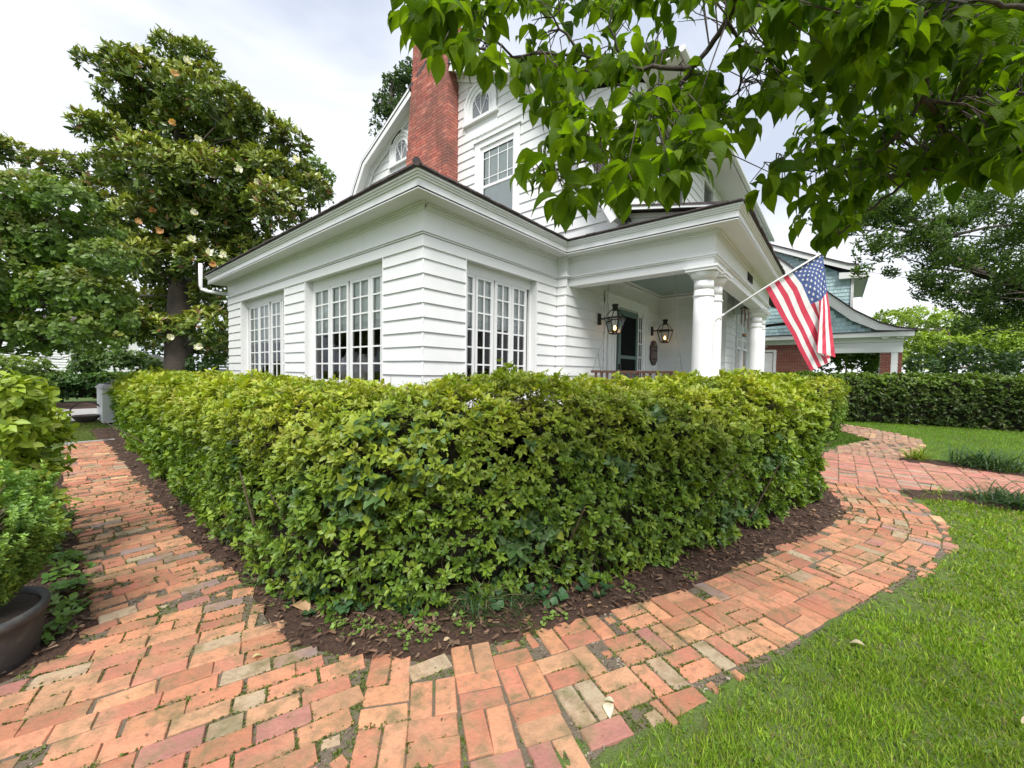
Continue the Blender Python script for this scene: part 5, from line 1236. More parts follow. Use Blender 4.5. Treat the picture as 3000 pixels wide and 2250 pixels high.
for (x, y, w) in ((428, 302, 0), (405, 133, 0), (300, 108, 0), (302, 370, 0), (420, 461, 0), (415, 518, 0), (452, 546, 0), (482, 552, 0), (517, 368, 0), (368, 731, 0), (428, 750, 0), (455, 340, 0), (640, 345, 0), (555, 395, 0), (290, 310, 1), (378, 160, 1), (380, 384, 1), (330, 455, 1), (300, 480, 1), (372, 265, 1), (460, 572, 1), (345, 500, 1)):
    bloom(x, y, 13.4,   .14 if w else .16, TANC if w else PETC)
# broad dense tree at the left edge
lt = [(15, 420, 55), (80, 410, 48), (145, 435, 50), (40, 520, 88), (140, 530, 78), (208, 500, 48), (228, 560, 46), (60, 640, 86), (160, 640, 76), (228, 640, 46), (252, 690, 36), (186, 716, 46), (100, 722, 52), (30, 722, 56), (-60, 600, 120), (-50, 450, 90), (262, 735, 20)]
b0 = Vp(-30, 800, 8.2); b0[2] = 0
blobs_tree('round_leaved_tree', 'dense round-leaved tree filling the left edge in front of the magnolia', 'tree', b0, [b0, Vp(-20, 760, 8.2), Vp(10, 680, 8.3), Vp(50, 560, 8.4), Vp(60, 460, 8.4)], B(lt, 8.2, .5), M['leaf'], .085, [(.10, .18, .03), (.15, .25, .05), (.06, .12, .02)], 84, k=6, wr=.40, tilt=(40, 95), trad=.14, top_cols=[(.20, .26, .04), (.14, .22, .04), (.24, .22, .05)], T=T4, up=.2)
# far trees seen over the roofs
def quick_tree(label, lst, depth, leafL, cols, tips, top=None, name='tree', up=.6, wr=.3, k=6, trad=.2, jit=1.0, base=None, **kw):
    xs = np.mean([p[0] for p in lst]); c = Vp(xs, 700, depth); b0 = np.array([c[0], c[1], 0]) if base is None else np.array(base)
    ztop = Vp(xs, min(p[1] for p in lst), depth); mid = Vp(xs, np.mean([p[1] for p in lst]), depth)
    return blobs_tree(name, label, 'tree', b0, [b0, (b0+mid)/2+np.array([.1, 0, 0]), mid, (mid+ztop)/2], B(lst, depth, jit), M['leaf'], leafL, cols, tips, k=k, wr=wr, up=up, top_cols=top, trad=trad, **kw)
quick_tree('leafy treetop rising behind the gambrel roof beside the chimney', [(850, 205, 26), (872, 165, 22), (828, 246, 20), (862, 240, 30), (884, 140, 16), (838, 172, 10), (822, 218, 14), (850, 170, 12), (812, 270, 10), (885, 190, 30), (806, 290, 6)], 26, .17, [(.05, .10, .03), (.08, .14, .04)], 26, shell=.7)
quick_tree('pale green treetop just right of the magnolia', [(678, 362, 22), (702, 386, 18), (662, 378, 22), (714, 378, 8), (690, 420, 24)], 32, .22, [(.14, .23, .05), (.19, .28, .08)], 16, shell=.6)
# pinnate-leaved tree over the neighbour's yard
pc = [(1775, 470, 26), (1820, 478, 42), (1880, 470, 50), (1950, 455, 52), (1895, 535, 36), (1862, 585, 16), (1795, 505, 28), (2000, 520, 44), (2062, 480, 44), (2125, 440, 44), (2050, 565, 44), (2110, 560, 44), (2185, 515, 40), (2022, 622, 36), (2092, 640, 46), (2165, 630, 52), (2210, 580, 44), (2205, 680, 50), (2135, 690, 40), (2085, 705, 20), (1990, 600, 18), (1925, 590, 16), (2240, 480, 60), (2260, 620, 70)]
pb0 = Vp(2560, 800, 15); pb0[2] = 0
blobs_tree('pecan_tree', 'feathery drooping tree with a thick dark limb above the far lawn', 'tree', pb0, [pb0, Vp(2500, 720, 15), Vp(2330, 650, 15), Vp(2200, 612, 15), Vp(2120, 590, 15), Vp(2060, 560, 15), Vp(2030, 515, 15), Vp(1980, 480, 15), Vp(1930, 450, 15)], B(pc, 15, 1.2), M['leaf'], .17, [(.06, .12, .025), (.10, .18, .035), (.04, .08, .02), (.15, .24, .05)], 34, k=6, wr=.17, tilt=(55, 110), up=0, droop=.5, trad=.27, shell=.8, lumpa=.4)
br = [(2150, 60, 90), (2050, 120, 70), (2185, 200, 90), (2085, 270, 70), (2195, 340, 60), (1965, 240, 50), (1885, 330, 46), (1985, 370, 50), (2100, 400, 50), (1830, 400, 34), (2240, 120, 90), (1950, 130, 50), (2040, 20, 60)]
bb0 = Vp(2420, 800, 19); bb0[2] = 0
blobs_tree('bright_tree', 'bright yellow-green tree glowing behind the dogwood at upper right', 'tree', bb0, [bb0, Vp(2380, 500, 19), Vp(2250, 300, 19), Vp(2150, 150, 19)], B(br, 19, 1.5), M['leaf'], .22, [(.20, .32, .04), (.27, .40, .05), (.14, .25, .03)], 9, k=6, wr=.22, tilt=(45, 100), trad=.4, shell=.7)
ft = [(1930, 700, 36), (1985, 690, 30), (2045, 700, 34), (1905, 735, 30), (1960, 745, 40), (2030, 750, 44), (2100, 740, 46), (2170, 735, 50), (2215, 700, 40), (2230, 770, 50), (2150, 785, 30), (2000, 790, 26), (1925, 775, 24)]
quick_tree('light lime tree with layered branches beyond the far hedge', ft, 27, .24, [(.22, .34, .04), (.32, .44, .06), (.16, .26, .04)], 15, top=[(.38, .50, .08)], k=6, wr=.22, up=.3)
quick_tree('shaded green shrubbery seen through the neighbour porch', [(1765, 775, 22), (1800, 782, 26), (1835, 775, 24), (1865, 785, 22), (1890, 790, 22), (1910, 760, 16), (1740, 790, 22)], 19.5, .15, [(.12, .22, .04), (.18, .28, .05), (.07, .13, .03)], 26, jit=.4, trad=.06, up=.3)
quick_tree('dark evergreen mass between the far hedge and the lime tree', [(1990, 790, 26), (2075, 775, 34), (2150, 790, 34), (2215, 790, 36), (2040, 800, 24)], 23, .2, [(.03, .06, .02), (.05, .1, .03)], 14, jit=.8, trad=.1)
# back garden at the left
quick_tree('rounded yellow-green bush beside the far driveway at left', [(-10, 800, 34), (28, 798, 34), (65, 795, 30), (92, 805, 22), (45, 825, 30), (85, 830, 20), (5, 835, 30)], 13, .10, [(.12, .20, .04), (.17, .24, .05), (.07, .13, .03)], 52, top=[(.24, .33, .06)], jit=.4, trad=.06, name='bush')
quick_tree('airy bush with pale arching twigs in front of the far white house', [(190, 768, 28), (218, 774, 32), (250, 778, 30), (205, 800, 22), (168, 800, 18), (280, 782, 28), (310, 786, 22), (335, 792, 16)], 19, .16, [(.11, .19, .05), (.15, .23, .07), (.07, .12, .04)], 34, jit=.5, trad=.06, shell=.9, name='bush')
quick_tree('feathery dark bush behind the hedge, right of the magnolia trunk', [(430, 785, 20), (450, 795, 18), (415, 800, 14), (468, 780, 10)], 15, .12, [(.05, .11, .03), (.08, .15, .04)], 40, jit=.3, trad=.05, name='bush')
quick_tree('distant line of trees behind the driveway', [(-40, 740, 60), (40, 735, 45), (110, 745, 30), (180, 745, 34), (260, 750, 34), (330, 745, 34), (410, 750, 34), (480, 745, 34), (300, 700, 40), (200, 700, 40)], 34, .4, [(.04, .08, .025), (.07, .12, .03)], 3.2, trad=.2, jit=2)
quick_tree('distant trees closing the view far beyond the lawn', [(1960, 760, 40), (2060, 750, 44), (2160, 745, 44), (2240, 740, 44), (1900, 770, 26)], 42, .4, [(.08, .14, .04), (.11, .18, .05)], 4, trad=.2, jit=2)

# foreground azalea, left edge
az = [(15, 850, 42), (60, 870, 40), (100, 900, 30), (20, 925, 60), (85, 950, 50), (108, 930, 20), (35, 1010, 58), (98, 1010, 30), (20, 1080, 60), (85, 1085, 40), (65, 1150, 36), (105, 1130, 22), (-50, 900, 90), (-50, 1050, 90)]
ab = Vp(20, 1150, 2.75); ab[2] = 0
blobs_tree('azalea_bush', 'loose lime-green azalea bush at the left edge of the path', 'shrub', ab, [ab, ab+np.array([0, 0, .25]), ab+np.array([0, .05, .5])], B(az, 2.75, .26), M['leaf'], .062, [(.26, .37, .035), (.36, .46, .05), (.15, .25, .03), (.38, .42, .07)], 330, k=6, wr=.27, tilt=(40, 85), T=T4, parts=300, trad=.022, up=.5, shell=.9)
# low seedlings and ground cover on the left mulch
ORD = ['first', 'second', 'third', 'fourth', 'fifth', 'sixth', 'seventh', 'eighth', 'ninth', 'tenth', 'eleventh', 'twelfth']
def ground_plants(name, label, pts, leafL, cols, k=5, n=6, wr=.35, cat='plant', spread_=.12, h=.08, group=None):
    for i, (x, y) in enumerate(pts):
        t = thing(name, ORD[i]+' '+label, cat, (x, y, 0), group)
        C = np.zeros((n, 3)); C[:, 0] = x+RNG.normal(0, spread_, n); C[:, 1] = y+RNG.normal(0, spread_, n); C[:, 2] = RNG.uniform(.02, h, n)
        A = RNG.normal(0, .3, (n, 3)); A[:, 2] = 1
        P, D, Nn, sz, w_, col = rosettes(C, A, k, leafL, (55, 85), wr, pal(cols, n), spread=.4)
        leaves('leaf_cluster', t, M['leaf'], P, D, Nn, sz, wr, col, T4, smooth=True)
        q = MB()
        for c in C: q.tube([(c[0]*.6+x*.4, c[1]*.6+y*.4, -.01), c], .002, 3)
        q.obj('stems', M['twig'], t, kind='stuff')
ground_plants('ground_cover_plant', 'low green seedling from the pot in the mulch left of the path', [(.06, 3.2), (.10, 3.45), (.02, 3.6), (.13, 3.7), (.08, 3.95), (.14, 4.25), (.05, 4.5), (.12, 4.8), (.10, 5.2), (.16, 5.6)], .05, [(.09, .2, .04), (.16, .27, .05)], n=9, spread_=.055, group='seedlings in the left mulch strip')
ground_plants('ivy_plant', 'ivy patch from the left, trailing under the near hedge front', [(1.05, 2.55), (1.12, 2.35), (1.22, 2.18), (1.35, 2.0), (1.7, 1.62), (2.05, 1.36), (2.3, 1.22)], .045, [(.05, .12, .05), (.08, .17, .07)], k=4, n=10, wr=.48, spread_=.07, group='ivy patches under the near hedge')
ground_plants('weed_seedling', 'tiny pale weed from the left in the mulch before the hedge', [(.96, 3.1), (.98, 2.55), (1.08, 2.1), (1.12, 1.98), (1.2, 1.86), (1.3, 1.78), (1.28, 1.66), (1.38, 1.7), (1.52, 1.6), (1.9, 1.25), (2.45, 1.0), (2.9, .78)], .016, [(.16, .28, .05), (.22, .33, .07)], k=4, n=16, wr=.5, spread_=.045, h=.04, group='seedlings in the mulch before the near hedge')
# potted conifer
pot = thing('plant_pot', 'round dark grey pot beside the brick path at the left edge', 'pot', (-.24, 3.12, 0))
q = MB(); q.lathe([(.235, 0), (.245, .02), (.262, .16), (.268, .215), (.280, .22), (.283, .245), (.278, .262), (.268, .266), (.255, .262), (.25, .24), (.245, .225)], (-.24, 3.12), 40); q.obj('pot_wall', M['pot'], pot, smooth=True)
q = MB(); q.lathe([(.001, .238), (.250, .24)], (-.24, 3.12), 20); q.obj('soil', M['soil'], pot)
cf = thing('conifer_shrub', 'feathery green dwarf conifer growing in the grey pot', 'shrub', (-.24, 3.12, .24))
n = 760; th = RNG.random(n)*6.283; zf = RNG.random(n); rad = .29*np.sin(np.clip(.35+zf*.62*2.6, 0, math.pi*.92))*(.55+.5*RNG.random(n)); zc_ = .27+zf*.55+.05*np.sin(th*3)
zc_ -= .05*(rad > .2); C0 = np.stack([-.24+rad*np.cos(th), 3.12+rad*np.sin(th), zc_], 1); ax = np.stack([np.cos(th)*.35, np.sin(th)*.35, np.full(n, 1.0)], 1)+RNG.normal(0, .25, (n, 3)); ax = unit(ax)
m_ = 12; tt_ = np.linspace(0, 1, m_); C = (C0[:, None]+ax[:, None]*(tt_[None, :, None]*.11)+RNG.normal(0, .006, (n, m_, 3))).reshape(-1, 3); A = np.repeat(ax, m_, 0)+RNG.normal(0, .2, (n*m_, 3))
cc = np.repeat(pal([(.15, .25, .05), (.24, .35, .08), (.09, .17, .04)], n), m_, 0)*(1+.5*np.tile(tt_, n)[:, None])
r = rosettes(C, A, 5, .021, (30, 70), .24, cc); leaves('foliage', cf, M['leaf'], *r[:4], r[4], r[5])
q = MB(); q.tube([(-.24, 3.12, .22), (-.24, 3.12, .5)], [.018, .01], 6)
for i in range(0, n, 4): q.tube([(-.24, 3.12, .28+.3*zf[i]), C0[i]], [.004, .002], 3)
q.obj('branches', M['twig'], cf, kind='stuff')

# strap-leaved clumps
def strap():
    v = []; f = []
    for i, t in enumerate(np.linspace(0, 1, 6)):
        w = (1-.85*t**2); y = t*(1-.25*t); z = -.55*t**2.2+.0; v += [(-w, y, z), (w, y, z)]
        if i: a = 2*(i-1); f += [(a, a+1, a+3), (a, a+3, a+2)]
    return np.array(v), np.array(f)
TSP = strap()
def clump(label, x, y, n, Ln, cols, name='liriope_clump', rad=.06, w=.018, group=None):
    t = thing(name, label, 'grass plant', (x, y, 0), group)
    a = RNG.random(n)*6.283; P = np.stack([x+RNG.normal(0, rad, n), y+RNG.normal(0, rad, n), np.full(n, -.01)], 1); tl = RNG.uniform(.1, 1.0, n)
    D = np.stack([np.cos(a)*tl, np.sin(a)*tl, np.full(n, 1.0)], 1); Nn = np.stack([-np.cos(a), -np.sin(a), tl], 1)+RNG.normal(0, .15, (n, 3))
    leaves('blades', t, M['leaf'], P, D, Nn, Ln*RNG.uniform(.6, 1.15, n), w, pal(cols, n, .2), TSP, smooth=True)
LIR = [(.045, .10, .03), (.08, .15, .04), (.03, .07, .025)]; YEL = [(.30, .38, .06), (.22, .30, .05)]
clump('big dark green liriope clump on the far side of the front walk', 9.62, -1.9, 420, .50, LIR, rad=.17)
clump('smaller dark liriope clump at the frame edge beyond the front walk', 9.4, -2.75, 260, .45, LIR, rad=.14)
clump('yellow-green lily tuft at the far inner corner of the walk', 9.72, -1.12, 90, .42, YEL, name='lily_clump', rad=.06, w=.022)
clump('yellow-green lily tuft at the near side of the front walk', 7.0, -1.0, 34, .24, YEL, name='lily_clump', rad=.05, w=.02)
clump('spreading liriope clump on the near side of the front walk', 7.0, -1.62, 330, .40, LIR, rad=.15)
clump('liriope clump at the right frame edge on the near side of the walk', 6.75, -2.1, 330, .40, LIR, rad=.15)
clump('thin grassy tuft on the near walk strip', 7.05, -1.3, 90, .22, [(.10, .18, .05), (.14, .22, .06)], rad=.10)
clump('dark grassy tuft under the middle of the near hedge', 1.62, 1.62, 110, .22, LIR, rad=.06, w=.014)
clump('dark grassy tuft under the hedge, right of the first', 1.85, 1.50, 110, .22, LIR, rad=.07, w=.014)
clump('small grass tuft at the mulch edge by the basket-weave bricks', 1.74, 1.28, 60, .10, [(.10, .2, .03), (.15, .25, .04)], rad=.03, w=.016)
clump('strap-leaved weed in mulch at the left foot of the hedge', .93, 2.92, 30, .17, [(.12, .22, .06), (.16, .27, .08)], rad=.02, w=.035)
clump('dry straw-coloured tuft at the foot of the hedge', 1.74, 1.66, 40, .26, [(.42, .36, .20), (.33, .27, .14)], rad=.04, w=.014)
for i, (x, y) in enumerate(((8.2, 1.5), (8.8, 1.45), (9.6, 1.35), (10.2, 1.3), (10.9, 1.35), (11.5, 1.3))):
    clump(ORD[i]+' spiky dark plant from the left before the porch columns', x, y, 50, .75, LIR, name='spiky_plant', rad=.06, w=.03, group='spiky plants before the porch')

# fallen leaves and debris
def fallen(x, y, s, c, label, z=.012, a=None):
    a = RNG.random()*6.28 if a is None else a
    P = np.array([[x, y, z+.012]]); D = np.array([[math.cos(a), math.sin(a), .12]]); Nn = np.array([[.2*math.cos(a*3), .2, 1.]])
    v, idx, cc, uv = leaf_geo(P, D, Nn, np.array([s]), .36, np.array([c]), TB); me = np_mesh('fallen_leaf', v-np.array([x, y, 0]), 3, idx, cc, uv, True); o = place('fallen_leaf', me, M['petal'], None, (x, y, 0)); tag(o, label, 'leaf')
fallen(.98, 2.46, .13, (.55, .36, .20), 'large tan fallen leaf leaning at the left foot of the near hedge', .03)
fallen(1.55, .72, .065, (.70, .66, .52), 'cream fallen leaf on the pink brick beside the lawn'); fallen(1.57, .70, .05, (.62, .62, .45), 'curled pale green fallen leaf next to the cream one')
fallen(.66, 2.17, .045, (.60, .58, .28), 'small yellow fallen leaf on the left bricks')
fallen(1.72, 1.72, .08, (.35, .17, .07), 'brown curled leaf in shade under the hedge', .02)
fallen(2.75, .10-.25, .06, (.60, .50, .34), 'pale dry leaf lying on the near lawn', .02); fallen(3.3, -.95, .09, (.58, .47, .33), 'long dry leaf lying in the middle of the lawn', .02); fallen(2.55, -.62, .07, (.55, .45, .30), 'dry leaf on the lawn near the right frame edge', .02)
fallen(2.1, 1.12, .05, (.50, .30, .16), 'orange-brown leaf lying on the dark mulch', .02)
n = 420; P = np.zeros((n*5, 3)); P[:, 0] = RNG.uniform(.8, 5.5, n*5); P[:, 1] = RNG.uniform(-.3, 7, n*5); P = P[in_poly(P, MUL)]; P = P[RNG.random(len(P)) < np.clip(2/np.hypot(P[:, 0], P[:, 1]), 0, 1)][:n]; n = len(P); P[:, 2] = .035
D = RNG.normal(0, 1, (n, 3)); D[:, 2] *= .3; Nn = RNG.normal(0, .4, (n, 3)); Nn[:, 2] = 1
leaves('leaf_litter', None, M['petal'], P, D, Nn, RNG.uniform(.015, .045, n), .35, pal([(.42, .27, .15), (.30, .15, .08), (.55, .48, .30), (.2, .1, .05)], n, .3), T4, org=(0, 0, 0))
n = 500; P = np.zeros((n*3, 3)); P[:, 0] = RNG.uniform(-.4, 5.5, n*3); P[:, 1] = RNG.uniform(-.8, 6, n*3); P = P[in_poly(P, PAVE)][:n]; n = len(P); P[:, 2] = .018
D = RNG.normal(0, 1, (n, 3)); D[:, 2] *= .1; Nn = RNG.normal(0, .3, (n, 3)); Nn[:, 2] = 1
leaves('path_debris', pathbase, M['petal'], P, D, Nn, RNG.uniform(.006, .022, n), .25, pal([(.20, .11, .07), (.10, .06, .04), (.45, .42, .22)], n, .3), T2)

# ================================================================== DOGWOOD OVERHEAD
dw = thing('dogwood_tree', 'dogwood branch with big drooping leaves hanging over the top right', 'tree', (1.3, -2.3, 0))
S8 = lambda x, y: ((1500+x/1.4747)*2212/3000, (y/1.4747)*2212/3000)
def dpt(x, y, d): return Vp(*S8(x, y), d)
root = np.array([1.3, -2.3, 0]); fork = np.array([1.25, -1.9, 2.2])
q = MB(); q.tube([root, root*.5+fork*.5+np.array([.05, 0, 0]), fork], [.10, .085, .075], 10)
BR = [([(1030, -260, 1.15), (965, -20, 1.25), (930, 90, 1.32), (860, 200, 1.4), (780, 288, 1.45), (700, 400, 1.5), (640, 510, 1.55), (560, 600, 1.6), (420, 680, 1.65), (240, 712, 1.7), (100, 760, 1.7)], .013),
      ([(780, 288, 1.45), (640, 300, 1.5), (500, 290, 1.5), (400, 260, 1.5), (280, 230, 1.55), (0, 240, 1.5), (-250, 180, 1.5), (-480, 120, 1.45)], .010),
      ([(1260, -260, 1.2), (1220, -10, 1.3), (1190, 110, 1.4), (1120, 220, 1.5), (1045, 360, 1.55)], .009),
      ([(1900, -260, 1.1), (1810, 0, 1.2), (1830, 130, 1.25), (1790, 290, 1.3), (1775, 430, 1.35), (1850, 520, 1.4), (1885, 590, 1.45), (1870, 680, 1.5), (1750, 760, 1.55), (1600, 860, 1.6), (1450, 980, 1.65), (1380, 1040, 1.65)], .013),
      ([(1775, 430, 1.35), (2000, 455, 1.35), (2212, 470, 1.35), (2400, 480, 1.35)], .007),
      ([(1600, -260, 1.2), (1555, 0, 1.25), (1550, 200, 1.35), (1510, 370, 1.45)], .008),
      ([(1775, 430, 1.35), (1700, 540, 1.4), (1620, 640, 1.5), (1500, 690, 1.55), (1300, 740, 1.6), (1090, 700, 1.65)], .007),
      ([(2400, 60, 1.1), (2212, 30, 1.1), (2050, 10, 1.1), (1900, 8, 1.15)], .010),
      ([(700, 400, 1.5), (560, 420, 1.5), (430, 350, 1.55), (320, 345, 1.55)], .005), ([(640, 510, 1.55), (480, 560, 1.6), (330, 560, 1.6)], .004),
      ([(930, 90, 1.3), (1000, 230, 1.4), (980, 400, 1.5), (860, 500, 1.55), (800, 620, 1.6), (750, 680, 1.62)], .006),
      ([(0, 240, 1.5), (-180, 60, 1.45), (-330, -60, 1.4)], .005), ([(280, 230, 1.55), (180, 80, 1.5), (260, -60, 1.45)], .006), ([(500, 290, 1.5), (420, 120, 1.45), (450, -40, 1.4)], .006)]
pts_all = []
for pl_, r0 in BR:
    P = [dpt(*p) for p in pl_]; fine = []
    for a, b2 in zip(P[:-1], P[1:]):
        for u in np.linspace(0, 1, 5)[:-1]: fine.append(a*(1-u)+b2*u+RNG.normal(0, .004, 3))
    fine.append(P[-1]); rr = [r0*(1-.75*i/(len(fine)-1)) for i in range(len(fine))]
    q.tube(fine, rr, 6); pts_all += fine
    if pl_[0][1] < -100 or pl_[0][0] > 2300: q.tube([fork, (fork+P[0])/2+np.array([0, 0, .15]), P[0]], [.03, r0*1.8, r0*1.1], 8)
pts_all = np.array(pts_all)
# where the canopy hangs (outline measured on the photo), leaves set at real depth
POLY = [(838, -60), (860, 60), (905, 95), (960, 175), (1010, 160), (1060, 190), (1110, 200), (1150, 240), (1190, 270), (1165, 330), (1130, 355), (1120, 400), (1190, 410), (1215, 470), (1290, 480), (1400, 460), (1450, 440), (1520, 400), (1560, 370), (1620, 430), (1680, 440), (1740, 470), (1760, 530), (1800, 550), (1830, 500), (1880, 470), (1960, 440), (2060, 430), (2130, 440), (2180, 400), (2260, 400), (2300, -80)]
GAPS = [(1530, 60, 42), (1500, 110, 45), (1590, 60, 35), (1610, 170, 40), (1560, 210, 26), (1640, 330, 46), (1570, 320, 28), (1690, 100, 24), (1770, 60, 24), (1800, 180, 26), (1720, 250, 22), (1450, 90, 22), (1350, 60, 20), (1270, 40, 16), (1660, 245, 20), (1740, 170, 20), (1560, 120, 30), (1600, 380, 30), (1780, 260, 20), (1180, 60, 14), (1860, 240, 20)]
tw = []; Pl, Dl, Nl, Sl, Cl = [], [], [], [], []
tries = 0
def dog_cluster(c, m, sc_=1.0):
    d = pts_all-c; j = np.argmin((d**2).sum(1)); s = pts_all[j]; L_ = np.linalg.norm(c-s)
    if L_ > .40: s = c+(s-c)/L_*.40
    mid = (s+c)/2+np.array([0, 0, .03])+RNG.normal(0, .012, 3); q.tube([s, mid, c], [.0028, .0022, .0014], 4)
    for i in range(m):
        a = RNG.random()*6.283; Dd = np.array([math.cos(a)*RNG.uniform(.3, 1.1), math.sin(a)*RNG.uniform(.3, 1.1), -RNG.uniform(.0, .95)])
        nrm = np.array([math.cos(a), math.sin(a), .0])*.9+np.array([0, 0, .5])+RNG.normal(0, .35, 3)
        Pl.append(c+RNG.normal(0, .008, 3)+unit(Dd)*.012); Dl.append(Dd); Nl.append(nrm); Sl.append((.048+.045*RNG.random()**.8)*sc_)
        k = RNG.random(); base_ = np.array([.045, .105, .006])*(1-k)+np.array([.15, .24, .012])*k
        Cl.append(base_*RNG.uniform(.75, 1.2))
while len(Pl) < 3100 and tries < 50000:
    tries += 1
    x, y = RNG.uniform(838, 2290), RNG.uniform(-70, 560)
    if not (in_poly(np.array([[x, y+48]]), POLY)[0] and in_poly(np.array([[x, y+15]]), POLY)[0]): continue
    if any((x-gx)**2+(y+14-gy)**2 < (gr*1.22)**2 for gx, gy, gr in GAPS): continue
    if x < 1480 and RNG.random() < .35: continue
    dep = 1.42+.30*math.sin(x/170.)*math.cos(y/120.)+RNG.uniform(-.22, .34)
    dog_cluster(Vp(x, y, dep), int(RNG.integers(3, 6)))
for x, y in ((868, 30), (905, 70), (960, 70), (1000, 95), (1150, 215), (1190, 290), (1130, 368), (1165, 375), (1185, 365), (1240, 440), (1300, 430), (1345, 425), (1420, 400), (1660, 400), (1620, 395), (1770, 500), (1800, 495), (1835, 470), (1745, 470), (950, 100), (985, 60), (1080, 150), (1120, 165)):
    dog_cluster(Vp(x, y, 1.5), 4)
q.obj('branch', M['bark'], dw, smooth=True)
Pl, Dl, Nl, Sl, Cl = map(np.array, (Pl, Dl, Nl, Sl, Cl))
wv = (Pl-CAM)@FW; px = (Pl-CAM)@RT/wv*F_PX+1500; py = -(Pl-CAM)@UP/wv*F_PX+1125; inside = (px > 0) & (px < 3000) & (py > 20) & (py < 2250)
o = np.argsort(-(Sl/wv)*inside)[:300]
leaf_parts(dw, M['dogwood'], Pl[o], Dl[o], Nl[o], Sl[o], .30, Cl[o], TB)
mk_ = np.ones(len(Pl), bool); mk_[o] = False
leaves('foliage', dw, M['dogwood'], Pl[mk_], Dl[mk_], Nl[mk_], Sl[mk_], .30, Cl[mk_], TB, smooth=True)

# ================================================================== NEIGHBOUR'S BLUE HOUSE
XN = 22.5; nb_ = thing('neighbour_house', 'blue shingled and brick neighbour house with flared white-edged gable', 'house', (XN, 2.0, 0)); ORG[nb_.name] = np.array([XN, 2.0, -.24])
q = MB(); q.box(XN, XN+.2, .891, 6.0, -.3, 2.62); bwall = q.obj('brick_wall', M['mortarw'], nb_)

NBC = [(.26, .075, .05), (.31, .10, .065), (.22, .06, .045), (.29, .12, .085)]
nvar = []
for i in range(16):
    bb = MB(); c = random.choice(NBC); k = random.uniform(.85, 1.15); bb.box(-.5, .5, -.5, .5, -.5, .5, tuple(v*k for v in c)); me = bb.mesh('brick'); me.materials.append(M['wallbrick']); nvar.append(me)
nbl = []
z = .9; r = 0
while z < 2.50:
    y = .9-(.1 if r % 2 else 0)
    while y < 3.1:
        a, b2 = max(y, .895), y+.195
        if b2-a > .05 and not (b2 > 2.29 and z < 2.40): nbl.append((XN-.004, (a+b2)/2, z, .03, b2-a, .055))
        elif b2-a > .05 and a < 2.27 and z < 2.40: nbl.append((XN-.004, (a+2.28)/2, z, .03, 2.28-a, .055))
        y += .208
    z += .0685; r += 1
for i in range(24): nbl.append((XN-.006, .93+i*.073, 2.555, .03, .06, .11))
for (pa, pb_, xx) in ((-1.66, -1.33, XN), (-1.99, -1.86, XN), ):
    z = .9; r = 0
    while z < 2.20:
        y = pa+.004-(.1 if r % 2 else 0)
        while y < pb_:
            a, b2 = max(y, pa+.004), min(y+.195, pb_-.004)
            if b2-a > .03: nbl.append((xx-.006, (a+b2)/2, z, .03, b2-a, .055))
            y += .208
        z += .0685; r += 1
rest = MB()
for i, (x, y, z, lx, ly, lz) in enumerate(sorted(nbl, key=lambda q: -q[2])):
    if i < 300:
        o = bpy.data.objects.new('brick', random.choice(nvar)); COL.objects.link(o); o.parent = bwall; og = ORG[nb_.name]; o.location = (x-og[0], y-og[1], z-og[2]); o.scale = (lx, ly, lz)
    else: rest.box(x-lx/2, x+lx/2, y-ly/2, y+ly/2, z-lz/2, z+lz/2, random.choice(NBC))
rest.obj('brickwork', M['wallbrick'], bwall, kind='stuff')
q = MB(); q.box(XN, XN+.4, -1.66, -1.33, -.24, 2.2); q.box(XN, XN+.4, -1.99, -1.86, -.24, 2.2); q.obj('porch_pillar', M['mortarw'], nb_)
q = MB(); q.box(XN-.03, XN+.3, -1.86, -1.66, -.24, 2.3); q.obj('pillar_board', TR, nb_)
q = MB(); q.box(XN+4.5, XN+4.9, -1.36, -1.16, -.24, 2.0); q.obj('porch_pillar', M['wallbrick'], nb_)
q = MB(); q.box(XN+4.4, XN+4.9, -1.55, -1.37, -.24, 2.1); q.obj('pillar_board', TR, nb_)
q = MB(); q.box(XN-.05, XN+.25, -2.0, .89, 2.2, 2.38); q.box(XN-.07, XN+.27, -2.0, 6, 2.381, 2.62) if False else q.box(XN-.02, XN+.22, -2.0, .89, 2.381, 2.62); q.box(XN+4.4, XN+4.7, -2.0, .89, 2.1, 2.6); q.box(XN+.3, XN+4.4, -2.0, -1.8, 2.2, 2.6); q.obj('porch_beam', TR, nb_)
q = MB(); q.box(XN, XN+5, -2.0, .89, 2.64, 2.70); q.obj('porch_ceiling', M['soffit'], nb_)
q = MB(); q.box(XN-.06, XN+.02, -2.0, 6, 2.63, 2.84); q.obj('frieze_board', TR, nb_)
q = MB(); q.box(XN-.35, XN+5.4, -2.25, 6, 2.841, 2.87); q.obj('soffit', M['soffit'], nb_)
q = MB(); q.box(XN-.38, XN-.352, -2.28, 6, 2.83, 3.02); q.box(XN-.352, XN+5.4, -2.28, -2.252, 2.83, 3.02); q.obj('fascia_board', TR, nb_)
q = MB(); q.box(XN-.42, XN-.06, -2.32, 6, 3.021, 3.06); q.hexa([(XN-.42, -2.4, 3.03), (XN+6, -2.4, 3.03), (XN+6, -2.4, 3.031), (XN-.42, -2.4, 3.031)], [(XN-.42, -2.3, 3.07), (XN+6, -2.3, 3.07), (XN+6, -2.3, 3.08), (XN-.42, -2.3, 3.08)]); q.obj('roof_edge', M['shingle'], nb_)
for k in range(2): q = MB(); q.box(XN-.30, XN-.07, -1.55-.45*k, -1.33-.45*k, 2.76, 2.83); q.obj('bracket', TR, nb_)
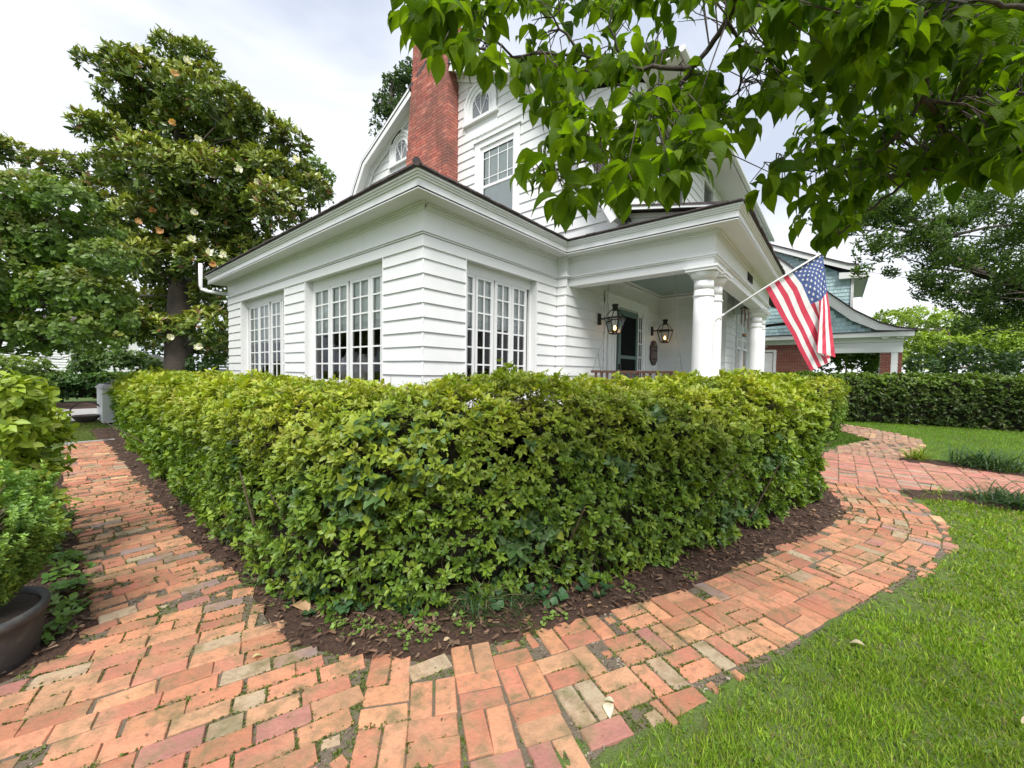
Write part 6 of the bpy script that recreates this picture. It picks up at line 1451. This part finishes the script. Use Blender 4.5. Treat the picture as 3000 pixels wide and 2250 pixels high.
outer = [(6.0, 9.9), (2.25, 6.585), (.457, 4.822), (-.44, 3.969), (-1.247, 3.40), (-1.8, 3.17), (-2.346, 3.075)]
inner_ = [(6.0, 9.2), (2.1, 5.95), (.343, 4.239), (-.361, 3.578), (-1.171, 3.115), (-1.7, 3.08), (-2.2, 3.07)]
q = MB()
for i in range(len(outer)-1): q.hexa([(XN-.30, *inner_[i]), (XN-.06, *inner_[i]), (XN-.06, *inner_[i+1]), (XN-.30, *inner_[i+1])], [(XN-.30, *outer[i]), (XN-.06, *outer[i]), (XN-.06, *outer[i+1]), (XN-.30, *outer[i+1])])
q.obj('rake_board', TR, nb_)
q = MB()
for i in range(len(outer)-1):
    a, b2 = outer[i], outer[i+1]; q.hexa([(XN-.34, a[0], a[1]+.002), (XN+8, a[0], a[1]+.002), (XN+8, b2[0], b2[1]+.002), (XN-.34, b2[0], b2[1]+.002)], [(XN-.34, a[0]-.03, a[1]+.05), (XN+8, a[0]-.03, a[1]+.05), (XN+8, b2[0]-.03, b2[1]+.05), (XN-.34, b2[0]-.03, b2[1]+.05)])
q.obj('flared_roof', M['shingle'], nb_)
lowp = [(6.0, 3.06)]+[(-1.15, 3.061)]+[p for p in inner_[::-1] if p[0] > -1.2]
q = MB(); q.prism([(XN-.02, y, z) for y, z in lowp], (.1, 0, 0), (.20, .32, .35)); q.obj('gable_wall', M['blue'], nb_)
K = 23.2/22.5
upp = [(-.4*K, 3.3), (-.4*K, 1.2+(5.66-1.2)*K), (.105*K, 1.2+(5.747-1.2)*K), (2.2, 7.2), (6, 9.0), (6, 3.3)]
q = MB(); q.prism([(23.2, y, z) for y, z in upp], (6, 0, 0), (.20, .32, .35)); q.obj('upper_wall', M['blue'], nb_)
def shakes(poly, x, par):
    q = MB(); ys = [p[0] for p in poly]; zs = [p[1] for p in poly]; z = min(zs); P2 = poly
    while z < max(zs):
        y = min(ys)-.1
        while y < min(max(ys), 3.4):
            w = random.uniform(.10, .26)
            if in_poly(np.array([[y+w/2, z+.10]]), P2)[0] and in_poly(np.array([[y+w-.02, z+.15]]), P2)[0] and in_poly(np.array([[y+.02, z+.15]]), P2)[0]:
                c = np.array((.50, .68, .71))*random.uniform(.86, 1.12); o_ = random.uniform(0, .006)
                q.hexa([(x-.026-o_, y, z), (x-.026-o_, y+w-.008, z), (x, y+w-.008, z), (x, y, z)][::-1], [(x-.008, y, z+.17), (x-.008, y+w-.008, z+.17), (x, y+w-.008, z+.17), (x, y, z+.17)][::-1], tuple(c))
            y += w
        z += .165
    q.obj('shingles', M['blue'], par, kind='stuff')
shakes(lowp, XN-.021, nb_); shakes(upp, 23.199, nb_)
q = MB(); kk = lambda y, z, x: (x, y*x/22.5, 1.2+(z-1.2)*x/22.5)
up_o = [(6.0, 9.3), (2.60, 7.387), (.4, 6.33), (-.2, 6.05), (-.558, 5.962)]; up_i = [(6.0, 8.95), (2.4, 7.05), (.5, 6.12), (-.2, 5.80), (-.6, 5.74)]
for i in range(4): q.hexa([kk(*up_i[i], 22.9), kk(*up_i[i], 23.15), kk(*up_i[i+1], 23.15), kk(*up_i[i+1], 22.9)], [kk(*up_o[i], 22.9), kk(*up_o[i], 23.15), kk(*up_o[i+1], 23.15), kk(*up_o[i+1], 22.9)])
q.obj('upper_rake_board', TR, nb_)
q = MB()
for i in range(4):
    a, b2 = kk(*up_o[i], 22.85), kk(*up_o[i+1], 22.85); q.hexa([(22.85, a[1], a[2]), (29, a[1], a[2]), (29, b2[1], b2[2]), (22.85, b2[1], b2[2])], [(22.85, a[1], a[2]+.05), (29, a[1], a[2]+.05), (29, b2[1], b2[2]+.05), (22.85, b2[1], b2[2]+.05)])
q.obj('upper_roof', M['shingle'], nb_)
q = MB(); q.prism([(22.95, .1, 5.52), (22.95, -.80, 5.50), (22.95, -.80, 5.72), (22.95, .1, 5.80)], (.2, 0, 0)); q.box(23.0, 29, -.86, -.44, 5.55, 5.60); q.box(23.0, 29, -.90, -.862, 5.5, 5.78); q.obj('eave_return', TR, nb_)
q = MB(); q.box(23.12, 23.19, -.42, -.32, 3.4, 5.6); q.obj('corner_board', TR, nb_)
q = MB(); q.box(XN-.06, XN, 2.29, 2.40, .6, 2.40); q.box(XN-.06, XN, 3.4, 3.5, .6, 2.40); q.box(XN-.06, XN, 2.40, 3.4, 2.30, 2.40); q.box(XN-.04, XN, 2.40, 3.4, 1.28, 1.34); wn = q.obj('shuttered_window', TR, nb_)
for i in range(16): q = MB(); q.hexa([(XN-.035, 2.44, 1.36+i*.055), (XN-.035, 3.36, 1.36+i*.055), (XN-.01, 3.36, 1.37+i*.055), (XN-.01, 2.44, 1.37+i*.055)], [(XN-.02, 2.44, 1.40+i*.055), (XN-.02, 3.36, 1.40+i*.055), (XN-.005, 3.36, 1.41+i*.055), (XN-.005, 2.44, 1.41+i*.055)]); q.obj('louvre', TR, wn)

# ================================================================== FAR LEFT BACKGROUND
xa, xb = on(98*1.3562, 1071, 1, 34.0)[0], on(150*1.3562, 1071, 1, 34.0)[0]; xw = on(172*1.3562, 1071, 1, 34.0)[0]; xz = on(300*1.3562, 1071, 1, 34.)[0]
wh = thing('far_white_house', 'small white clapboard house behind the far left hedge', 'house', (xa, 34, 0))
q = MB(); q.box(xa-3, xb, 34, 38, 0, 4); q.box(xw, xz, 34, 38, 0, 4); q.box(xb, xw, 34, 38, 0, 1.2); q.box(xb, xw, 34, 38, 3.1, 4); q.obj('wall', WH, wh)
for i in range(14): q = MB(); z = .9+i*.15; q.hexa([(xa-3, 33.95, z), (xb-.06, 33.95, z), (xb-.06, 34, z), (xa-3, 34, z)], [(xa-3, 33.99, z+.15), (xb-.06, 33.99, z+.15), (xb-.06, 34, z+.15), (xa-3, 34, z+.15)]); q.obj('siding_board', WH, wh)
q = MB(); q.box(xb-.06, xb+.08, 33.93, 34, 1.2, 3.1); q.box(xb+.08, xw, 33.95, 34, 2.1, 2.16); q.obj('window_frame', TR, wh)
q = MB(); q.box(xb+.08, xw, 34.03, 34.06, 1.2, 3.1); q.obj('window_glass', M['dark_pane'], wh)
q = MB(); q.prism([(xa-3.5, 33.6, 3.9), (xz+.5, 33.6, 3.9), (xz+.5, 33.6, 4.0), (xa-3.5, 33.6, 4.0)], (0, 5, .8)); q.obj('roof', M['shingle'], wh)
pk = thing('flower_basket', 'bright pink flower basket by the far left house window', 'flowers', Vp(160, 803, 24))
c = Vp(160, 803, 24); n = 260; C = c+RNG.normal(0, 1, (n, 3))*np.array([.28, .28, .09]); r = rosettes(C, RNG.normal(0, 1, (n, 3)), 4, .10, (40, 80), .5, pal([(.55, .03, .28), (.65, .06, .38)], n))
leaves('blossoms', pk, M['petal'], *r[:4], r[4], r[5]); q = MB(); q.lathe([(.02, c[2]-.22), (.16, c[2]-.18), (.22, c[2]-.05)], (c[0], c[1]), 12); q.tube([c, (c[0], c[1], 0)], .02, 5); q.obj('basket_stand', M['black'], pk)
sh = Vp(340, 790, 27); s2 = thing('garden_shed', 'pale gabled shed roof glimpsed left of the magnolia trunk', 'shed', (sh[0], sh[1], 0))
q = MB(); q.box(sh[0]-1.2, sh[0]+1.2, sh[1], sh[1]+3, 0, 1.65); q.prism([(sh[0]-1.35, sh[1]-.1, 1.6), (sh[0]+1.35, sh[1]-.1, 1.6), (sh[0], sh[1]-.1, 2.25)], (0, 3.2, 0)); q.obj('wall', M['drive'], s2)
ar = Vp(484, 790, 17); a3 = thing('garden_arbor', 'white slatted garden arbor peeking past the sunroom corner', 'arbor', (ar[0], ar[1], 0))
for i in range(9): q = MB(); q.box(ar[0]-.25, ar[0]+1.2, ar[1]-.02, ar[1]+.02, .9+i*.13, .99+i*.13); q.obj('slat', TR, a3)
q = MB(); q.tube([(ar[0]-.3, ar[1]-.08, 2.0), (ar[0]+.25, ar[1]-.08, 1.2)], .04, 4); q.obj('brace', TR, a3)
q = MB(); q.box(ar[0]-.35, ar[0]-.27, ar[1]-.04, ar[1]+.04, 0, 1.95); q.obj('post', TR, a3)
# low white garden wall and hooped basket
w0 = thing('garden_wall', 'low white masonry wall end with pale cap stone past the left end of the hedge', 'wall', (1.2, 14.9, 0))
q = MB(); q.box(1.10, 1.9, 14.25, 15.6, 0, .86); q.obj('masonry', TR, w0)
q = MB(); q.hexa([(1.06, 14.2, .861), (1.95, 14.2, .861), (1.95, 15.65, .861), (1.06, 15.65, .861)], [(1.14, 14.3, .96), (1.9, 14.3, .96), (1.9, 15.5, .96), (1.14, 15.5, .96)]); q.obj('cap_stone', M['drive'], w0)
ht_ = thing('garden_hat', 'dark object resting on the cap of the low white wall', 'pot', (1.45, 14.9, .96)); q = MB(); q.lathe([(.26, .965), (.27, .99), (.15, 1.01), (.13, 1.06), (.04, 1.09)], (1.45, 14.9), 14); q.obj('bowl', M['black'], ht_, smooth=True)
hb = thing('hooped_planter', 'dark iron basket planter with a tall round hoop handle', 'planter', (.86, 15.0, 0))
q = MB(); q.lathe([(.16, 0), (.20, .05), (.26, .13), (.28, .15), (.27, .165), (.24, .15)], (.86, 15.0), 20); q.obj('bowl', M['rust'], hb, smooth=True)
q = MB(); q.tube([(.86+.285*math.cos(t), 15.0, .24+.27*math.sin(t)) for t in np.linspace(-.45, math.pi+.45, 22)], .018, 6); q.obj('hoop_handle', M['rust'], hb, smooth=True)
